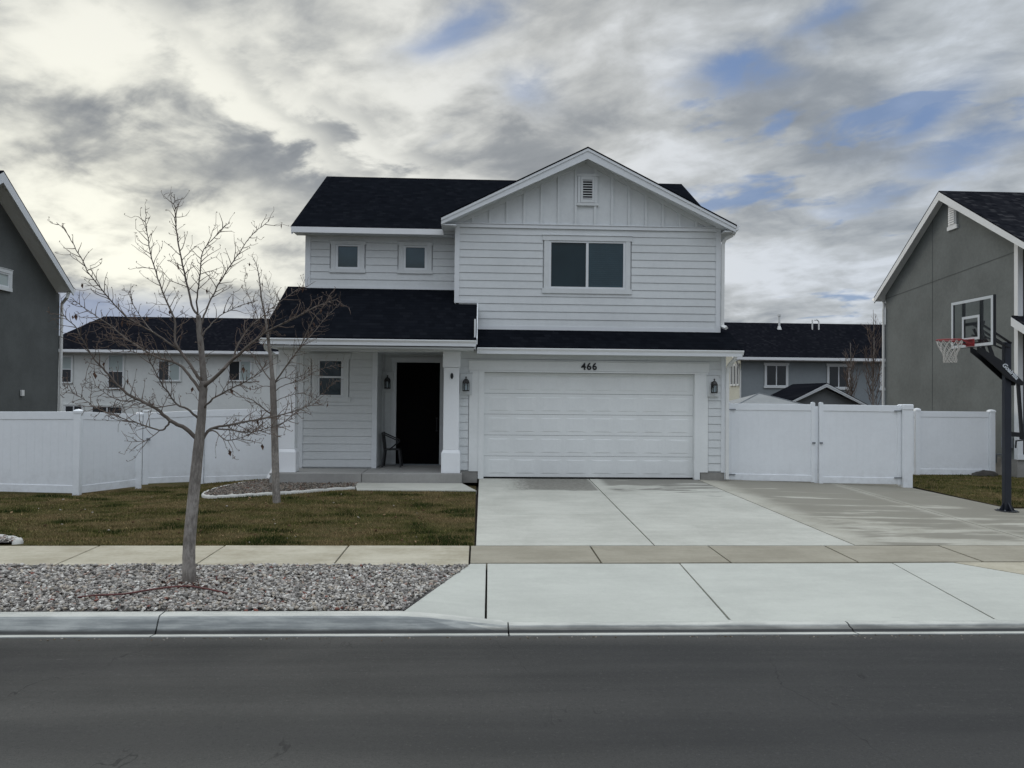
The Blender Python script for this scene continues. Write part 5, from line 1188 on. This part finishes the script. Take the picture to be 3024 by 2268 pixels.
# blue openings
hole_n = noise(nt, vec(nt, ru*1.1 + 3.0, rv*1.7, 13.0), 2.9, 5, .55, .3)
side = az.smooth(-12.0, 16.0)
holes = hole_n.smooth(.585, .70)*side*.75
holes = holes.max(blob(-1.8, 25.6, 3.4, 1.3, 20)).max(blob(18.6, 22.0, 2.3, 1.2, 5)*.95).max(blob(31.0, 18.0, 3.8, 1.3, 18)*.95).max(blob(33.5, 15.4, 3.4, 1.1, 8)*.75).max(blob(4.5, 21.6, 2.2, 1.3)*.55).max(blob(25.0, 24.4, 2.6, .8, 22)*.7).max(blob(28.0, 13.2, 2.8, .7, 10)*.5)
holes = (holes*1.15*(1.0 - gl2*.8)).clamp()
skyn = nt.nodes.new('ShaderNodeMix'); skyn.data_type = 'RGBA'; skyn.blend_type = 'MULTIPLY'; skyn.inputs[0].default_value = 1.0
nt.links.new(sky.outputs[0], skyn.inputs[6]); skyn.inputs[7].default_value = (STR*.95, STR*.98, STR*1.15, 1)
blue = mixc(nt, .75, skyn.outputs[2], (.195, .290, .490))
c = mixc(nt, holes*.92, c, blue)
# slate-blue bank lying on the horizon at the left
c = mixc(nt, ((az + 26.0)*.09)._m('MULTIPLY', 1.0).pow(2.0)._m('MULTIPLY', -1.0).exp()*(el + (n_med-.5)*2.2).smooth(5.2, 7.6, 1.0, 0.0)*.9, c, mixc(nt, (el+(n_streak-.5)*3).smooth(2, 7), (.36, .42, .52), (.235, .295, .44)))
# unseen sky overhead raised, and behind the viewer shaped, to light ground and facades
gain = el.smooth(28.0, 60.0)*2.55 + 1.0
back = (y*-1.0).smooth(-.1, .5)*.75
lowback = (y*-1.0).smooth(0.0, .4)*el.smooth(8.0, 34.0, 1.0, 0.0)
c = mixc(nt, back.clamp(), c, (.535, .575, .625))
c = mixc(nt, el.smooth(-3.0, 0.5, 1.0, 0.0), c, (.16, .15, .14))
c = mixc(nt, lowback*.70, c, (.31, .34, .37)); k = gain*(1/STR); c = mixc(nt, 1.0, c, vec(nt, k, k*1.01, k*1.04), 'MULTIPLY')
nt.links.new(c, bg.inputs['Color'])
try: w.cycles.sampling_method = 'MANUAL'; w.cycles.sample_map_resolution = 1024
except Exception: pass

ld = bpy.data.lights.new('sun', 'SUN'); ld.energy = .6; ld.angle = R(14); ld.color = (1.0, .93, .80)
lo_ = bpy.data.objects.new('sun', ld); COL.objects.link(lo_); lo_.location = (-20, 40, 30)
lo_.rotation_euler = (-sd).to_track_quat('-Z', 'Y').to_euler()

# ------------------------------------------------------------------ camera
cam = bpy.data.cameras.new('camera'); co = bpy.data.objects.new('camera', cam); COL.objects.link(co)
cam.sensor_width = 36; cam.lens = 36*1662/2212; cam.clip_start = .1; cam.clip_end = 3000
YAW, PITCH, ROLL = R(2.45), R(.88), R(.55)
fwd = Vector((math.sin(YAW)*math.cos(PITCH), math.cos(YAW)*math.cos(PITCH), math.sin(PITCH))); r0 = Vector((math.cos(YAW), -math.sin(YAW), 0)); u0 = r0.cross(fwd)
rt = r0*math.cos(ROLL) + u0*math.sin(ROLL); up = u0*math.cos(ROLL) - r0*math.sin(ROLL)
mw = Matrix(((rt.x, up.x, -fwd.x, 0), (rt.y, up.y, -fwd.y, 0), (rt.z, up.z, -fwd.z, 1.92), (0, 0, 0, 1))); co.matrix_world = mw
scene.camera = co
scene.view_settings.view_transform = 'Standard'; scene.view_settings.look = 'None'; scene.view_settings.exposure = 0; scene.view_settings.gamma = 1
scene.cycles.max_bounces = 7; scene.cycles.transparent_max_bounces = 10; scene.cycles.caustics_reflective = False; scene.cycles.caustics_refractive = False
scene.cycles.use_denoising = True
